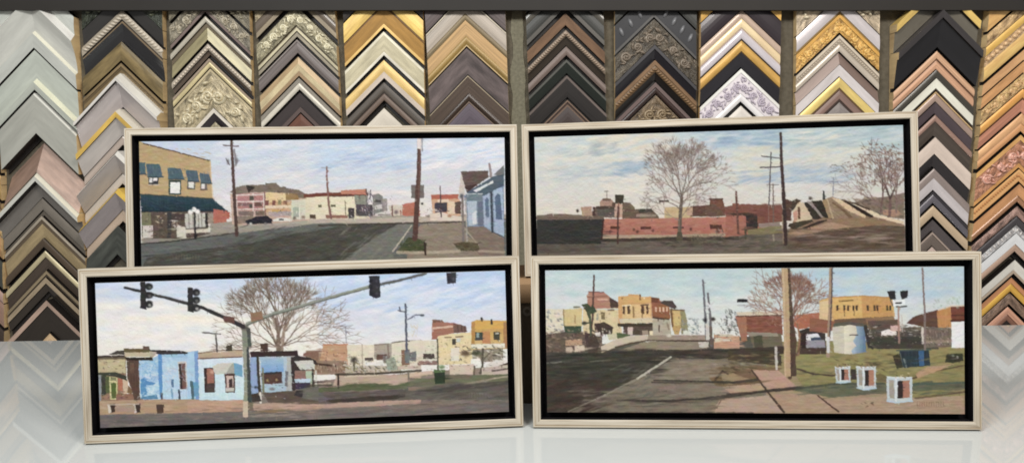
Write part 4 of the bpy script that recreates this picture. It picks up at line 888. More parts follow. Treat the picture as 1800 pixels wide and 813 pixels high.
    # utility poles
    p.L(c(306, 115, 298, 300, 290, 490), 2.2, 2.2, (96, 90, 92)); p.L(c(236, 140, 365, 156), 1.8, 1.8, (84, 80, 84)); p.L(c(228, 222, 375, 216), 2.2, 2.2, (80, 76, 80)); p.L(c(320, 340, 322, 610), 1.8, 2.2, (116, 98, 92)); p.L(c(275, 345, 360, 344), 1.3, 1.3, (104, 98, 100), .9)
    p.L(c(288, 490, 290, 640), 1.6, 1.6, (146, 120, 108), .8)
    p.L(c(374, -20, 380, 180, 392, 360, 402, 560, 408, 760), 4.6, 7.6, (70, 54, 52)); p.L(c(386, 560, 394, 760), 2.4, 2.4, (150, 130, 108), .75); p.L(c(322, 700, 325, 740), 3, 3, (160, 152, 128), .8)
    p.L(d(-8, 330, -5, 720), 2, 2, (58, 44, 42), .5)

def paint_front_left(p):
    """pale blue painted corner shop behind a traffic signal mast"""
    a = T(155, 590, 4.926); b = T(330, 590, 4.926); c = T(540, 560, 4.515); d = T(720, 540, 4.278); e = T(120, 450, 2.39); g = T(520, 440, 2.39)
    p.G([(150, 470), (905, 470), (905, 760), (150, 760)], (174, 196, 226), (230, 225, 220), 485, 620, 4, 'h')
    p.G([(150, 470), (560, 470), (560, 640), (150, 640)], (184, 202, 228), (234, 228, 218), 480, 560, 4, 'h', .8)
    p.S(165, 490, 380, 530, 60, [(196, 208, 236), (208, 214, 234), (224, 220, 226)], 54, 9, .1, .15, .5); p.S(165, 530, 400, 600, 90, [(238, 228, 216), (228, 226, 228), (232, 222, 224), (240, 232, 222)], 50, 10, 0, .15, .5)
    p.S(230, 555, 420, 565, 14, [(244, 230, 208)], 60, 6, 0, .05, .5); p.S(170, 575, 380, 615, 40, [(222, 224, 230), (214, 220, 232), (234, 228, 226)], 50, 8, 0, .1, .5)
    p.S(560, 485, 890, 540, 130, [(172, 196, 234), (184, 204, 236), (204, 214, 234), (216, 222, 236)], 54, 9, -.25, .12, .5); p.S(580, 500, 890, 550, 30, [(226, 224, 232), (232, 228, 232)], 60, 6, -.3, .1, .5)
    p.S(590, 545, 890, 592, 90, [(206, 210, 230), (218, 216, 228), (196, 206, 232), (228, 222, 224)], 44, 9, -.1, .15, .5)
    p.blur(5)
    p.S(570, 484, 890, 545, 60, [(164, 190, 228), (176, 200, 230), (220, 220, 230)], 50, 7, -.25, .12, .35); p.S(165, 492, 370, 522, 24, [(176, 196, 230), (190, 206, 232)], 44, 7, .05, .15, .3)
    # ground
    p.G([(160, 700), (905, 640), (905, 760), (160, 760)], (150, 132, 120), (126, 114, 108), 640, 740, 9, 'h')
    # tree behind the shop
    def disc(x, y): return ((x - 478) / 108) ** 2 + ((y - 560) / 76) ** 2 < p.r.uniform(.3, 1.1) and y < 640
    p.S(375, 488, 595, 625, 560, [(212, 194, 182), (222, 206, 194), (196, 178, 166), (226, 212, 202)], 13, 3, .5, 1.3, .34, 8, disc)
    tb = [(120, 98, 86), (136, 114, 98), (100, 82, 72), (156, 134, 118), (90, 74, 64)]
    for an, ln, w in ((1.62, 36, 4.4), (1.95, 36, 3.6), (1.25, 36, 3.6), (2.3, 38, 3), (.9, 38, 3), (2.65, 36, 2.4), (.55, 38, 2.4), (2.9, 30, 2), (.25, 32, 2)):
        p.tree(490 + p.r.uniform(-3, 3), 614 - (4 if w < 3 else 0), an, ln, w, 5, tb, .38, .8, .9, 0, .13, .85, 3 if w > 3.2 else 2)
    p.L([(490, 616), (489, 585), (484, 560)], 6, 4, (126, 106, 92)); p.L([(496, 616), (500, 580), (512, 555)], 4, 3, (146, 124, 108), .9)
    p.S(540, 545, 600, 612, 90, [(206, 180, 166), (190, 166, 152), (222, 200, 186), (164, 140, 128)], 15, 2, .3, .5, .5); p.S(420, 565, 560, 612, 70, [(176, 154, 140), (216, 200, 188), (150, 128, 114)], 16, 1.8, .3, .9, .5)
    # far street on the right
    p.P(c(-10, 250, 320, 240, 320, 440, -10, 440), (158, 128, 110), 10, 'h'); p.P(c(130, 205, 310, 200, 310, 330, 100, 330), (196, 152, 118), 8, 'h'); p.L(c(130, 205, 320, 202), 2.2, 2.2, (196, 130, 96)); p.S(562, 612, 606, 632, 18, [(216, 178, 146), (176, 128, 98)], 16, 3, 0, .1, .6)
    p.P(c(310, 205, 530, 205, 530, 400, 310, 400), (220, 208, 184), 7, 'v'); p.P(c(530, 200, 670, 190, 670, 320, 530, 320), (170, 158, 146), 7, 'v'); p.P(c(670, 185, 900, 178, 900, 400, 670, 400), (214, 206, 184), 7, 'v')
    p.L(c(310, 205, 320, 400), 2, 2, (190, 140, 110)); p.L(c(435, 205, 440, 400), 1.6, 1.6, (170, 156, 138)); p.L(c(670, 188, 760, 176, 900, 172), 2, 2, (116, 106, 98)); p.P(c(530, 200, 640, 192, 640, 205, 530, 212), (150, 136, 124))
    p.P(box4(c, 455, 305, 520, 330), (96, 82, 76), 6); p.P(box4(c, 550, 280, 630, 325), (112, 84, 74), 8); p.P(box4(c, 600, 290, 660, 350), (120, 112, 110), 8); p.L(c(640, 200, 645, 300), 3, 3, (140, 122, 110))
    p.P(c(-10, 330, 310, 335, 310, 425, -10, 420), (150, 122, 102), 9, 'v'); p.P(c(60, 345, 230, 365, 230, 380, 60, 365), (84, 62, 52), 5)
    p.S(556, 640, 604, 652, 30, [(216, 200, 176), (110, 88, 74), (176, 150, 128)], 7, 2.4, 1.3, .3, .7)
    p.P(c(300, 370, 740, 370, 740, 430, 300, 430), (190, 176, 158), 10, 'v')
    p.S(604, 634, 708, 656, 90, [(216, 208, 192), (112, 108, 92), (146, 150, 140), (84, 78, 68), (232, 226, 214), (140, 128, 80)], 8, 3, .6, 1.0, .7)
    p.B(*c(372, 325)[0], 8, 8, (62, 60, 52), .9); p.L(c(372, 350, 375, 410), 2.5, 3, (96, 88, 62)); p.S(612, 634, 640, 654, 22, [(116, 112, 66), (84, 78, 54), (180, 166, 120)], 6, 2, 1.4, .4, .8)
    p.P(c(460, 345, 530, 340, 540, 362, 460, 368), (226, 222, 216), 4); p.P(c(545, 345, 600, 340, 605, 362, 545, 365), (214, 210, 204), 4)
    p.P(c(620, 320, 690, 300, 720, 400, 640, 410), (150, 156, 142), 9, 'v')
    p.P(c(745, 245, 860, 240, 862, 360, 748, 368), (140, 106, 88), 6); p.P(c(772, 250, 858, 246, 858, 345, 776, 350), (120, 122, 124), 7, 'v'); p.P(c(735, 370, 900, 365, 900, 395, 735, 398), (196, 176, 160), 5)
    p.L(c(305, 60, 310, 190), 1.3, 1.6, (140, 136, 146), .8); p.B(*c(310, 110)[0], 1.6, 5, (120, 118, 132), .8)
    p.P(d(0, 250, 60, 245, 210, 250, 215, 420, 0, 440), (216, 206, 186), 7, 'v'); p.P(box4(d, 100, 345, 185, 385), (88, 74, 70), 8); p.P(d(0, 340, 50, 325, 50, 400, 0, 405), (122, 122, 124), 7, 'v'); p.P(d(60, 400, 205, 398, 205, 430, 60, 432), (150, 116, 106), 7)
    p.S(720, 628, 770, 642, 26, [(226, 220, 206), (92, 80, 76), (190, 172, 154)], 8, 3, .2, .5, .6)
    p.P(d(210, 210, 465, 185, 470, 420, 210, 430), (224, 204, 158), 6, 'v'); p.L(d(262, 224, 310, 222), 2, 2, (124, 100, 70)); p.L(d(345, 220, 400, 216), 2, 2, (110, 92, 72)); p.P(box4(d, 318, 235, 345, 280), (80, 74, 66), 7); p.P(box4(d, 350, 230, 380, 260), (196, 200, 196))
    p.P(d(168, 95, 240, 95, 260, 110, 330, 115, 425, 140, 428, 185, 330, 195, 210, 215, 205, 240, 165, 242), (166, 112, 94), 8, 'h'); p.P(d(325, 118, 425, 140, 428, 185, 330, 192), (124, 92, 84), 8); p.P(d(168, 150, 325, 135, 325, 150, 168, 165), (212, 176, 156), 5); p.P(d(170, 92, 245, 95, 245, 110, 170, 115), (128, 90, 76), 6)
    for u in (360, 390, 412): p.L(d(u, 140, u + 2, 180), 2, 2, (84, 62, 60), .7)
    p.G(d(462, 110, 500, 95, 728, 100, 730, 310, 462, 320), (204, 158, 82), (212, 178, 124), 565, 615, 8, 'v'); p.P(d(490, 100, 715, 104, 715, 160, 485, 160), (216, 168, 86), 6, 'h'); p.P(d(462, 115, 490, 108, 488, 280, 464, 285), (186, 138, 78), 6); p.P(d(705, 110, 735, 118, 735, 310, 700, 300), (174, 128, 88), 6)
    p.P(d(540, 180, 600, 180, 610, 270, 545, 270), (196, 136, 92), 7)
    p.P(box4(d, 490, 185, 548, 245), (72, 76, 70), 8); p.P(box4(d, 630, 182, 676, 242), (80, 76, 66), 8); p.P(box4(d, 500, 190, 520, 225), (150, 160, 156), 5); p.P(box4(d, 640, 188, 668, 200), (190, 190, 176), 4); p.L(d(540, 80, 540, 100), 3.4, 3.4, (66, 58, 54)); p.L(d(614, 95, 615, 122), 3.6, 3.6, (66, 56, 50))
    p.P(d(462, 275, 715, 270, 715, 300, 462, 310), (224, 214, 196), 5, 'h'); p.P(d(470, 315, 700, 305, 705, 400, 470, 410), (150, 138, 122), 12, 'v')
    p.S(790, 608, 890, 636, 90, [(232, 226, 214), (96, 90, 74), (150, 142, 124), (70, 66, 56), (200, 190, 172)], 9, 3.4, .3, .8, .7)
    p.B(*d(420, 345)[0], 12, 7, (104, 84, 66), .9); p.B(*d(500, 340)[0], 11, 6, (72, 74, 56), .9); p.L(d(550, 310, 545, 440, 530, 490), 3.4, 4.6, (96, 88, 76)); p.L(d(545, 400, 600, 340), 2.6, 2, (110, 100, 86)); p.P(d(310, 305, 370, 300, 370, 395, 310, 400), (220, 212, 194), 6)
    p.P(d(460, 385, 530, 380, 540, 430, 455, 432), (232, 226, 216), 5); p.P(d(565, 440, 610, 405, 680, 392, 720, 400, 660, 450), (216, 210, 200), 6); p.L(d(660, 450, 745, 415), 4, 4, (90, 76, 66))
    p.P(d(295, 430, 480, 425, 480, 500, 300, 500), (206, 186, 168), 6, 'h'); p.P(d(540, 450, 745, 430, 745, 500, 540, 505), (196, 178, 164), 8, 'h'); p.L(d(620, 475, 745, 455), 3, 3, (86, 76, 68), .8); p.L(d(485, 440, 482, 505), 3, 3, (110, 96, 84))
    # grass verges and road
    p.P(c(230, 445, 740, 440, 900, 430, 900, 500, 740, 520, 280, 540, 200, 540), (190, 164, 144), 8, 'h'); p.L(c(230, 440, 560, 432, 900, 408), 4, 4, (74, 66, 54), .9); p.L(c(300, 455, 560, 445), 2.4, 2.4, (214, 196, 172), .8)
    p.P(c(30, 545, 250, 535, 340, 515, 520, 505, 700, 530, 820, 490, 900, 475, 900, 545, 500, 560, 60, 580), (98, 104, 74), 9, 'h'); p.S(606, 672, 738, 686, 60, [(84, 96, 66), (110, 112, 84), (126, 122, 96)], 18, 2.6, -.05, .15, .6)
    p.P(d(0, 490, 170, 470, 170, 500, 0, 520), (206, 178, 156), 6, 'h'); p.P(d(0, 530, 270, 530, 480, 505, 745, 500, 745, 560, 260, 590, 0, 590), (112, 112, 88), 9, 'h'); p.P(d(280, 510, 400, 500, 480, 510, 400, 540, 280, 540), (120, 112, 94), 8, 'h'); p.L(d(430, 570, 560, 550, 640, 530, 745, 515), 3, 3, (190, 172, 150), .7)
    p.P(c(0, 580, 420, 575, 900, 545, 900, 660, 0, 670), (102, 92, 86), 9, 'h'); p.S(545, 690, 735, 706, 70, [(106, 98, 96), (134, 120, 112), (92, 86, 80)], 30, 4, -.05, .1, .5)
    p.P(c(120, 640, 420, 620, 640, 605, 850, 590, 700, 632, 480, 652, 200, 662), (74, 66, 60), 7, 'h')
    p.P(c(0, 680, 420, 655, 900, 635, 900, 665, 500, 690, 0, 710), (186, 154, 138), 7, 'h')
    p.P(d(-20, 590, 270, 575, 745, 545, 745, 690, -40, 690), (104, 97, 90), 9, 'h'); p.P(d(60, 622, 420, 582, 745, 545, 745, 575, 420, 622, 200, 642), (84, 78, 72), 8, 'h'); p.P(d(-10, 596, 120, 590, 40, 618, -10, 622), (146, 122, 110), 7, 'h'); p.S(725, 672, 892, 704, 90, [(94, 90, 84), (122, 114, 106), (112, 112, 100), (84, 78, 74)], 30, 4, -.12, .12, .5)
    p.P(d(0, 690, 90, 690, 60, 720, 0, 725), (186, 150, 136), 6, 'h'); p.S(700, 704, 895, 722, 70, [(134, 118, 108), (112, 104, 94), (148, 132, 120), (100, 92, 84)], 36, 4, -.04, .1, .5)
    p.sign(824, 690, 44, 8, 9, (150, 150, 150), .4)
    p.P(d(180, 475, 205, 465, 262, 475, 266, 568, 190, 572), (52, 66, 50), 7, 'v'); p.P(d(180, 465, 265, 465, 265, 485, 182, 487), (92, 116, 76), 6); p.B(*d(240, 445)[0], 8, 5, (96, 124, 76), .8); p.L(d(208, 240, 212, 470), 2.4, 2.6, (92, 92, 72))
    p.L(c(245, 440, 246, 545), 3.6, 3.6, (66, 52, 46)); p.L(c(802, 420, 804, 500), 3, 3, (120, 112, 100)); p.P(c(90, 500, 190, 500, 190, 515, 90, 515), (186, 168, 150), 5); p.L(c(95, 520, 190, 520), 2.6, 2.6, (72, 72, 56))
    p.P(c(0, 590, 100, 580, 170, 640, 60, 670, 0, 660), (108, 102, 104), 8, 'h')
    # blue shop
    p.G(a(440, 215, 560, 190, 620, 160, 940, 130, 960, 560, 455, 545), (156, 190, 220), (180, 210, 230), 625, 700, 8, 'v')
    p.wiggle(246, 640, 278, 696, 26, [(206, 222, 236), (112, 168, 216), (222, 230, 236)]); p.wiggle(284, 630, 312, 690, 22, [(206, 212, 222), (150, 176, 206), (216, 220, 226), (176, 178, 190)])
    p.S(246, 632, 345, 698, 170, [(120, 172, 222), (166, 204, 232), (196, 220, 236), (146, 190, 228), (206, 218, 228)], 12, 3, .6, 1.0, .5)
    p.P(a(455, 375, 490, 350, 510, 385, 590, 408, 560, 424, 505, 420, 510, 500, 470, 520, 455, 480), (86, 146, 196), 7); p.P(a(470, 520, 600, 505, 605, 545, 455, 545), (92, 142, 178), 8); p.P(a(606, 160, 640, 150, 645, 470, 626, 540, 612, 400), (92, 148, 206), 6, 'v'); p.P(a(628, 490, 648, 490, 650, 552, 632, 550), (84, 84, 96))
    p.P(a(640, 175, 780, 190, 860, 180, 880, 540, 650, 545), (184, 212, 232), 9, 'v', .6); p.S(286, 630, 330, 665, 40, [(168, 196, 222), (206, 218, 228), (186, 204, 222), (214, 216, 220)], 11, 3, .5, 1, .55)
    p.P(a(720, 372, 742, 372, 744, 440, 724, 438), (90, 124, 158), 6); p.P(a(718, 450, 734, 450, 738, 540, 722, 540), (120, 164, 196), 6); p.P(a(778, 462, 795, 458, 804, 545, 786, 545), (66, 80, 94), 5)
    p.P(a(776, 222, 852, 216, 862, 460, 798, 462), (206, 200, 192), 5); p.P(a(785, 240, 842, 235, 852, 455, 800, 458), (126, 92, 84), 8, 'v'); p.P(a(785, 240, 806, 240, 818, 455, 800, 458), (66, 56, 54), 5)
    p.P(a(520, 120, 680, 122, 820, 128, 885, 148, 800, 156, 640, 160, 560, 150), (66, 60, 60), 6, 'h')
    p.P(b(0, 150, 40, 130, 60, 125, 60, 555, 0, 550), (170, 204, 230), 7, 'v'); p.P(b(60, 128, 90, 128, 98, 555, 70, 545), (118, 156, 206), 6, 'v'); p.P(b(20, 390, 140, 405, 140, 490, 60, 520, 40, 540), (104, 160, 196), 7); p.P(b(20, 385, 48, 385, 58, 550, 36, 545), (84, 110, 118), 6)
    p.G(b(92, 190, 480, 180, 500, 550, 100, 555), (206, 220, 234), (196, 222, 228), 630, 700, 7, 'v'); p.S(352, 632, 428, 698, 70, [(214, 226, 232), (190, 216, 230), (200, 224, 226), (224, 230, 232)], 12, 4, .8, .8, .45)
    p.P(b(92, 145, 470, 125, 480, 175, 92, 200), (190, 164, 138), 7, 'h'); p.L(b(92, 196, 470, 178), 2, 2, (110, 84, 72)); p.L(b(92, 148, 260, 126, 470, 120), 2, 2, (120, 92, 74), .8)
    p.P(b(138, 276, 235, 272, 236, 484, 150, 488), (70, 52, 50), 6); p.P(b(165, 282, 228, 280, 230, 400, 170, 410), (166, 112, 96), 8); p.B(*b(210, 310)[0], 5, 5, (222, 170, 150), .8); p.P(b(165, 410, 232, 400, 234, 478, 160, 484), (84, 72, 66), 8)
    p.P(b(215, 265, 260, 235, 400, 228, 410, 290, 320, 325, 240, 330, 225, 300), (202, 200, 186), 7); p.P(b(330, 320, 385, 238, 408, 238, 408, 330), (166, 164, 152), 7); p.P(b(400, 232, 475, 250, 475, 350, 405, 335), (110, 164, 196), 7)
    p.P(b(318, 325, 408, 322, 412, 486, 330, 488), (92, 66, 60), 6); p.P(b(334, 345, 395, 342, 396, 440, 340, 442), (206, 176, 168), 6); p.P(b(355, 372, 385, 368, 388, 440, 358, 442), (72, 54, 54)); p.P(b(330, 446, 402, 444, 402, 478, 332, 480), (196, 190, 178))
    p.P(b(330, 90, 386, 72, 388, 128, 334, 130), (78, 68, 58), 5); p.L(b(245, -5, 255, 130), 3, 3.2, (92, 84, 82)); p.L(e(565, 320, 640, 326), 2.2, 2.2, (96, 88, 88))
    p.P(b(540, 180, 610, 180, 610, 545, 545, 500), (142, 166, 204), 8, 'v'); p.P(b(620, 180, 890, 175, 905, 470, 640, 490), (170, 190, 206), 7, 'v'); p.G(b(630, 190, 830, 185, 830, 310, 640, 320), (160, 186, 204), (120, 164, 214), 628, 652, 6)
    p.P(b(860, 180, 890, 180, 905, 465, 850, 475), (178, 180, 176), 7, 'v'); p.P(b(845, 300, 870, 300, 865, 440, 840, 430), (120, 118, 124), 8)
    p.P(b(540, 135, 950, 125, 955, 172, 545, 182), (66, 50, 50), 6, 'h'); p.P(b(628, 65, 695, 62, 695, 130, 632, 130), (84, 62, 56), 6)
    p.P(b(636, 320, 815, 305, 818, 405, 645, 415), (96, 66, 60), 8); p.B(*b(690, 380)[0], 3, 3.4, (176, 150, 96), .8); p.B(*b(768, 376)[0], 3, 3.4, (186, 164, 110), .8); p.P(b(636, 318, 815, 303, 815, 320, 640, 335), (62, 58, 60)); p.P(b(670, 430, 800, 425, 800, 480, 680, 490), (166, 192, 208), 8); p.B(*b(730, 455)[0], 7, 4, (130, 116, 120), .8)
    p.L(b(605, 175, 618, 440, 630, 500), 4.4, 5, (66, 62, 54)); p.L(b(650, 280, 656, 490), 3, 4, (130, 130, 104)); p.L(b(628, 490, 632, 570), 4, 4, (222, 212, 200)); p.B(*b(588, 440)[0], 4, 3.4, (60, 76, 92))
    p.P(b(545, 500, 610, 490, 640, 560, 560, 570), (72, 62, 58), 6); p.P(b(650, 490, 900, 470, 1000, 480, 1133, 440, 1133, 590, 700, 575), (104, 88, 78), 10, 'h')
    p.P(b(890, 180, 960, 170, 1060, 185, 1110, 210, 1120, 240, 1060, 240, 930, 470, 905, 470), (66, 56, 56), 7); p.P(b(1000, 150, 1020, 140, 1133, 130, 1133, 220, 1060, 180, 1000, 172), (140, 104, 90), 8); p.P(b(920, 215, 1080, 208, 1100, 250, 1100, 288, 975, 292), (202, 200, 192), 6); p.P(b(925, 300, 1070, 296, 1070, 375, 928, 380), (150, 112, 104), 8); p.P(b(1020, 302, 1075, 298, 1080, 410, 1030, 415), (176, 190, 166), 6); p.P(b(928, 370, 1060, 368, 1060, 400, 928, 402), (186, 206, 224), 5); p.P(b(928, 405, 1060, 400, 1060, 450, 935, 460), (70, 62, 80), 6); p.L(b(1082, 290, 1086, 430), 3, 3, (58, 52, 48)); p.L(b(1110, 300, 1112, 430), 3, 3, (206, 202, 190)); p.P(b(950, 460, 1133, 430, 1133, 560, 980, 530), (114, 108, 100), 9, 'h')
    p.P(b(940, 465, 1000, 470, 990, 530, 920, 510), (68, 60, 60), 6)
    # left corner building with canopy
    p.P(a(75, 180, 330, 190, 330, 560, 80, 560), (150, 122, 98), 10); p.P(a(75, 205, 320, 200, 325, 320, 78, 316), (196, 180, 140), 8, 'h'); p.S(172, 632, 214, 654, 24, [(206, 192, 152), (166, 150, 116), (186, 170, 130)], 9, 3, .2, .6, .5)
    p.P(a(80, 335, 120, 335, 115, 560, 85, 560), (150, 152, 156), 6, 'v'); p.P(a(115, 330, 155, 335, 155, 500, 120, 520), (72, 70, 60), 8); p.P(a(150, 350, 190, 345, 190, 490, 155, 490), (96, 104, 66), 7); p.P(a(185, 350, 255, 355, 255, 550, 192, 545), (216, 208, 150), 5); p.P(a(200, 405, 245, 402, 246, 535, 205, 538), (96, 112, 60), 6); p.P(a(195, 352, 248, 358, 248, 385, 196, 385), (140, 140, 100)); p.P(a(260, 365, 305, 370, 300, 475, 262, 470), (186, 116, 90), 7); p.P(a(262, 495, 300, 495, 290, 545, 262, 545), (96, 108, 66), 6); p.P(a(300, 370, 345, 375, 350, 480, 310, 530, 305, 470), (206, 180, 152), 7); p.B(*a(165, 525)[0], 7, 6, (170, 128, 108), .8); p.P(a(250, 500, 400, 495, 400, 560, 240, 560), (150, 110, 92), 8)
    p.P(a(335, 195, 440, 200, 450, 545, 400, 550, 380, 470, 340, 360), (98, 74, 64), 9, 'v'); p.P(a(350, 420, 385, 470, 380, 500, 340, 490), (134, 104, 76), 6); p.P(a(360, 230, 400, 230, 400, 320, 365, 320), (116, 88, 74), 6)
    p.P(a(78, 315, 240, 312, 330, 340, 340, 385, 250, 352, 78, 330), (70, 74, 62), 6); p.P(a(75, 172, 330, 165, 330, 200, 75, 200), (112, 98, 78), 7, 'h'); p.L(a(75, 178, 330, 172), 3, 3, (72, 58, 54))
    p.P(a(180, 160, 250, 125, 320, 122, 320, 160), (80, 74, 70), 6); p.P(a(315, 115, 530, 108, 540, 175, 320, 178), (196, 180, 150), 6, 'h'); p.P(a(310, 105, 535, 112, 530, 140, 315, 140), (110, 98, 66), 6, 'h'); p.P(a(475, 88, 530, 88, 530, 120, 478, 120), (112, 92, 80), 5); p.P(a(320, 185, 560, 180, 560, 212, 330, 206), (58, 48, 44), 5, 'h'); p.P(a(535, 130, 600, 140, 560, 190, 535, 180), (186, 166, 150), 6)
    # pavement, benches
    p.P(a(100, 560, 640, 545, 960, 545, 960, 640, 640, 690, 100, 690), (184, 152, 122), 8, 'h'); p.S(180, 702, 440, 722, 110, [(200, 166, 134), (172, 138, 112), (190, 150, 126), (206, 178, 150)], 30, 3.4, 0, .08, .5)
    p.P(b(0, 560, 480, 548, 480, 640, 0, 690), (196, 156, 132), 7, 'h'); p.S(335, 708, 430, 724, 40, [(206, 160, 138), (186, 146, 122), (150, 124, 100)], 30, 3, -.05, .08, .55)
    p.P(b(560, 580, 1133, 590, 1133, 640, 700, 640, 560, 640), (190, 156, 138), 7, 'h'); p.S(450, 706, 560, 724, 50, [(206, 168, 148), (172, 142, 124), (140, 120, 100)], 30, 3, .02, .08, .55); p.P(b(560, 640, 850, 630, 830, 650, 640, 665), (146, 122, 92), 7, 'h')
    p.G([(165, 728), (440, 722), (560, 728), (905, 706), (905, 760), (165, 760)], (118, 109, 105), (112, 107, 105), 720, 745, 9, 'h'); p.S(176, 726, 440, 748, 80, [(108, 100, 96), (132, 118, 110), (146, 130, 120), (116, 112, 112)], 44, 4, -.02, .06, .5); p.S(400, 716, 900, 742, 140, [(140, 124, 114), (120, 110, 104), (156, 138, 126), (108, 104, 100)], 50, 4, -.05, .08, .5); p.S(430, 726, 520, 734, 10, [(188, 166, 150)], 40, 2.4, -.05, .05, .6)
    for u in (180, 400): p.P(a(u, 580, u + 55, 580, u + 55, 655, u, 662), (76, 60, 54), 6); p.P(a(u - 10, 590, u + 6, 580, u + 24, 655, u, 664), (214, 200, 188), 4)
    p.P(a(240, 600, 405, 598, 405, 650, 240, 655), (176, 150, 130), 6, 'h'); p.L(a(170, 590, 440, 585), 2, 2, (196, 176, 160)); p.P(a(590, 592, 658, 590, 655, 660, 600, 668), (92, 70, 60), 7)
    # signal mast, arms and lights
    p.melt(180, 732, 440, 746, 60, 34, 4, -.02, .06); p.melt(310, 704, 430, 728, 40, 30, 3, 0, .06)
    p.P(b(470, 0, 525, 0, 545, 400, 552, 650, 480, 655, 490, 400), (150, 152, 134), 6, 'v'); p.P(b(508, 0, 526, 0, 560, 640, 520, 650), (70, 78, 78), 6, 'v'); p.P(b(478, 560, 525, 560, 522, 700, 478, 695), (206, 186, 160), 6); p.P(b(520, 570, 565, 575, 570, 640, 525, 650), (128, 112, 96), 6)
    p.P(e(728, 300, 765, 300, 768, 380, 735, 380), (134, 138, 120), 5, 'v'); p.P(e(748, 300, 765, 300, 770, 380, 756, 380), (84, 88, 84), 4); p.B(*e(742, 298)[0], 9, 7, (92, 92, 84))
    p.L(e(238, 132, 430, 180, 560, 215, 650, 255, 735, 295), 4.2, 7.5, (58, 56, 58)); p.L(e(360, 160, 540, 205), 1.4, 1.4, (120, 116, 112), .6)
    arm = e(752, 284, 860, 242, 956, 216) + g(160, 193, 310, 153); p.L(arm, 6.4, 5.2, (146, 150, 138)); p.L([(x, y + 2.2) for x, y in arm], 2.4, 2, (92, 94, 86), .85); p.L(g(310, 153, 430, 127, 545, 98), 5, 4.4, (96, 98, 98))
    p.P(e(650, 250, 700, 256, 698, 284, 655, 276), (110, 78, 70), 5); p.P(e(765, 238, 815, 232, 818, 265, 768, 275), (148, 112, 92), 5)
    for u, v in ((330, 165), (528, 185)):
        x, y = e(u, v)[0]; hh = 25 if u < 400 else 22
        p.P([(x - 11, y - hh), (x - 2, y - hh), (x, y + hh), (x - 11, y + hh - 3)], (54, 52, 54), 4)
        for k in (-1, 0, 1): p.B(x + 4, y + k * hh * .62, 8.4, 7.4, (48, 48, 50), 1, 0, 3); p.B(x + 5.5, y + k * hh * .62 + 1.5, 4, 3.6, (112, 112, 108) if k < 1 else (196, 196, 188), .8)
    x, y = g(332, 155)[0]; p.P([(x - 10, y - 20), (x + 8, y - 20), (x + 10, y + 17), (x + 2, y + 20), (x - 10, y + 14)], (56, 54, 62), 4)
    for k in (-1, 0, 1): p.B(x - 7, y + k * 11, 3.6, 4.4, (40, 40, 48), 1, 0, 3); p.B(x + 3, y + k * 11, 3, 4, (84, 80, 90), .7)
    p.P(g(632, 95, 672, 92, 672, 138, 634, 140), (62, 60, 66), 5); p.B(*g(642, 118)[0], 4, 6, (44, 44, 50)); p.B(*g(662, 120)[0], 3, 5, (100, 98, 104), .7)
    p.wiggle(246, 640, 276, 690, 16, [(214, 226, 236), (126, 176, 218)], 1.2, .6); p.wiggle(288, 632, 344, 690, 22, [(206, 212, 220), (158, 182, 208), (176, 180, 192)], 1.1, .55)
    p.bits(602, 622, 740, 655, 130, (84, 74, 64)); p.bits(740, 596, 892, 650, 150, (92, 78, 64)); p.bits(560, 612, 606, 650, 40, (96, 72, 60)); p.bits(172, 632, 226, 700, 60, (70, 56, 50)); p.bits(428, 640, 560, 700, 60, (64, 56, 58), (206, 206, 206))
    p.melt(545, 668, 895, 735, 300, 34, 5, -.07, .1); p.melt(460, 704, 560, 742, 60, 30, 4, -.02, .08); p.bits(182, 732, 560, 744, 30, (96, 80, 70), (206, 178, 156), .4, 12)
    # street lamp
    p.L(g(460, 225, 465, 420), 3.2, 4, (92, 96, 112)); p.L(g(470, 290, 500, 272, 535, 270), 2.4, 2.2, (112, 116, 132)); p.B(*g(530, 272)[0], 5, 3, (78, 80, 92)); p.L(g(430, 252, 462, 258), 2, 2, (92, 96, 110)); p.L(g(435, 238, 438, 255), 2, 2, (92, 96, 110))
    p.S(722, 570, 734, 592, 24, [(206, 190, 150), (216, 206, 176), (196, 176, 136)], 7, 2, 1.4, .5, .5)

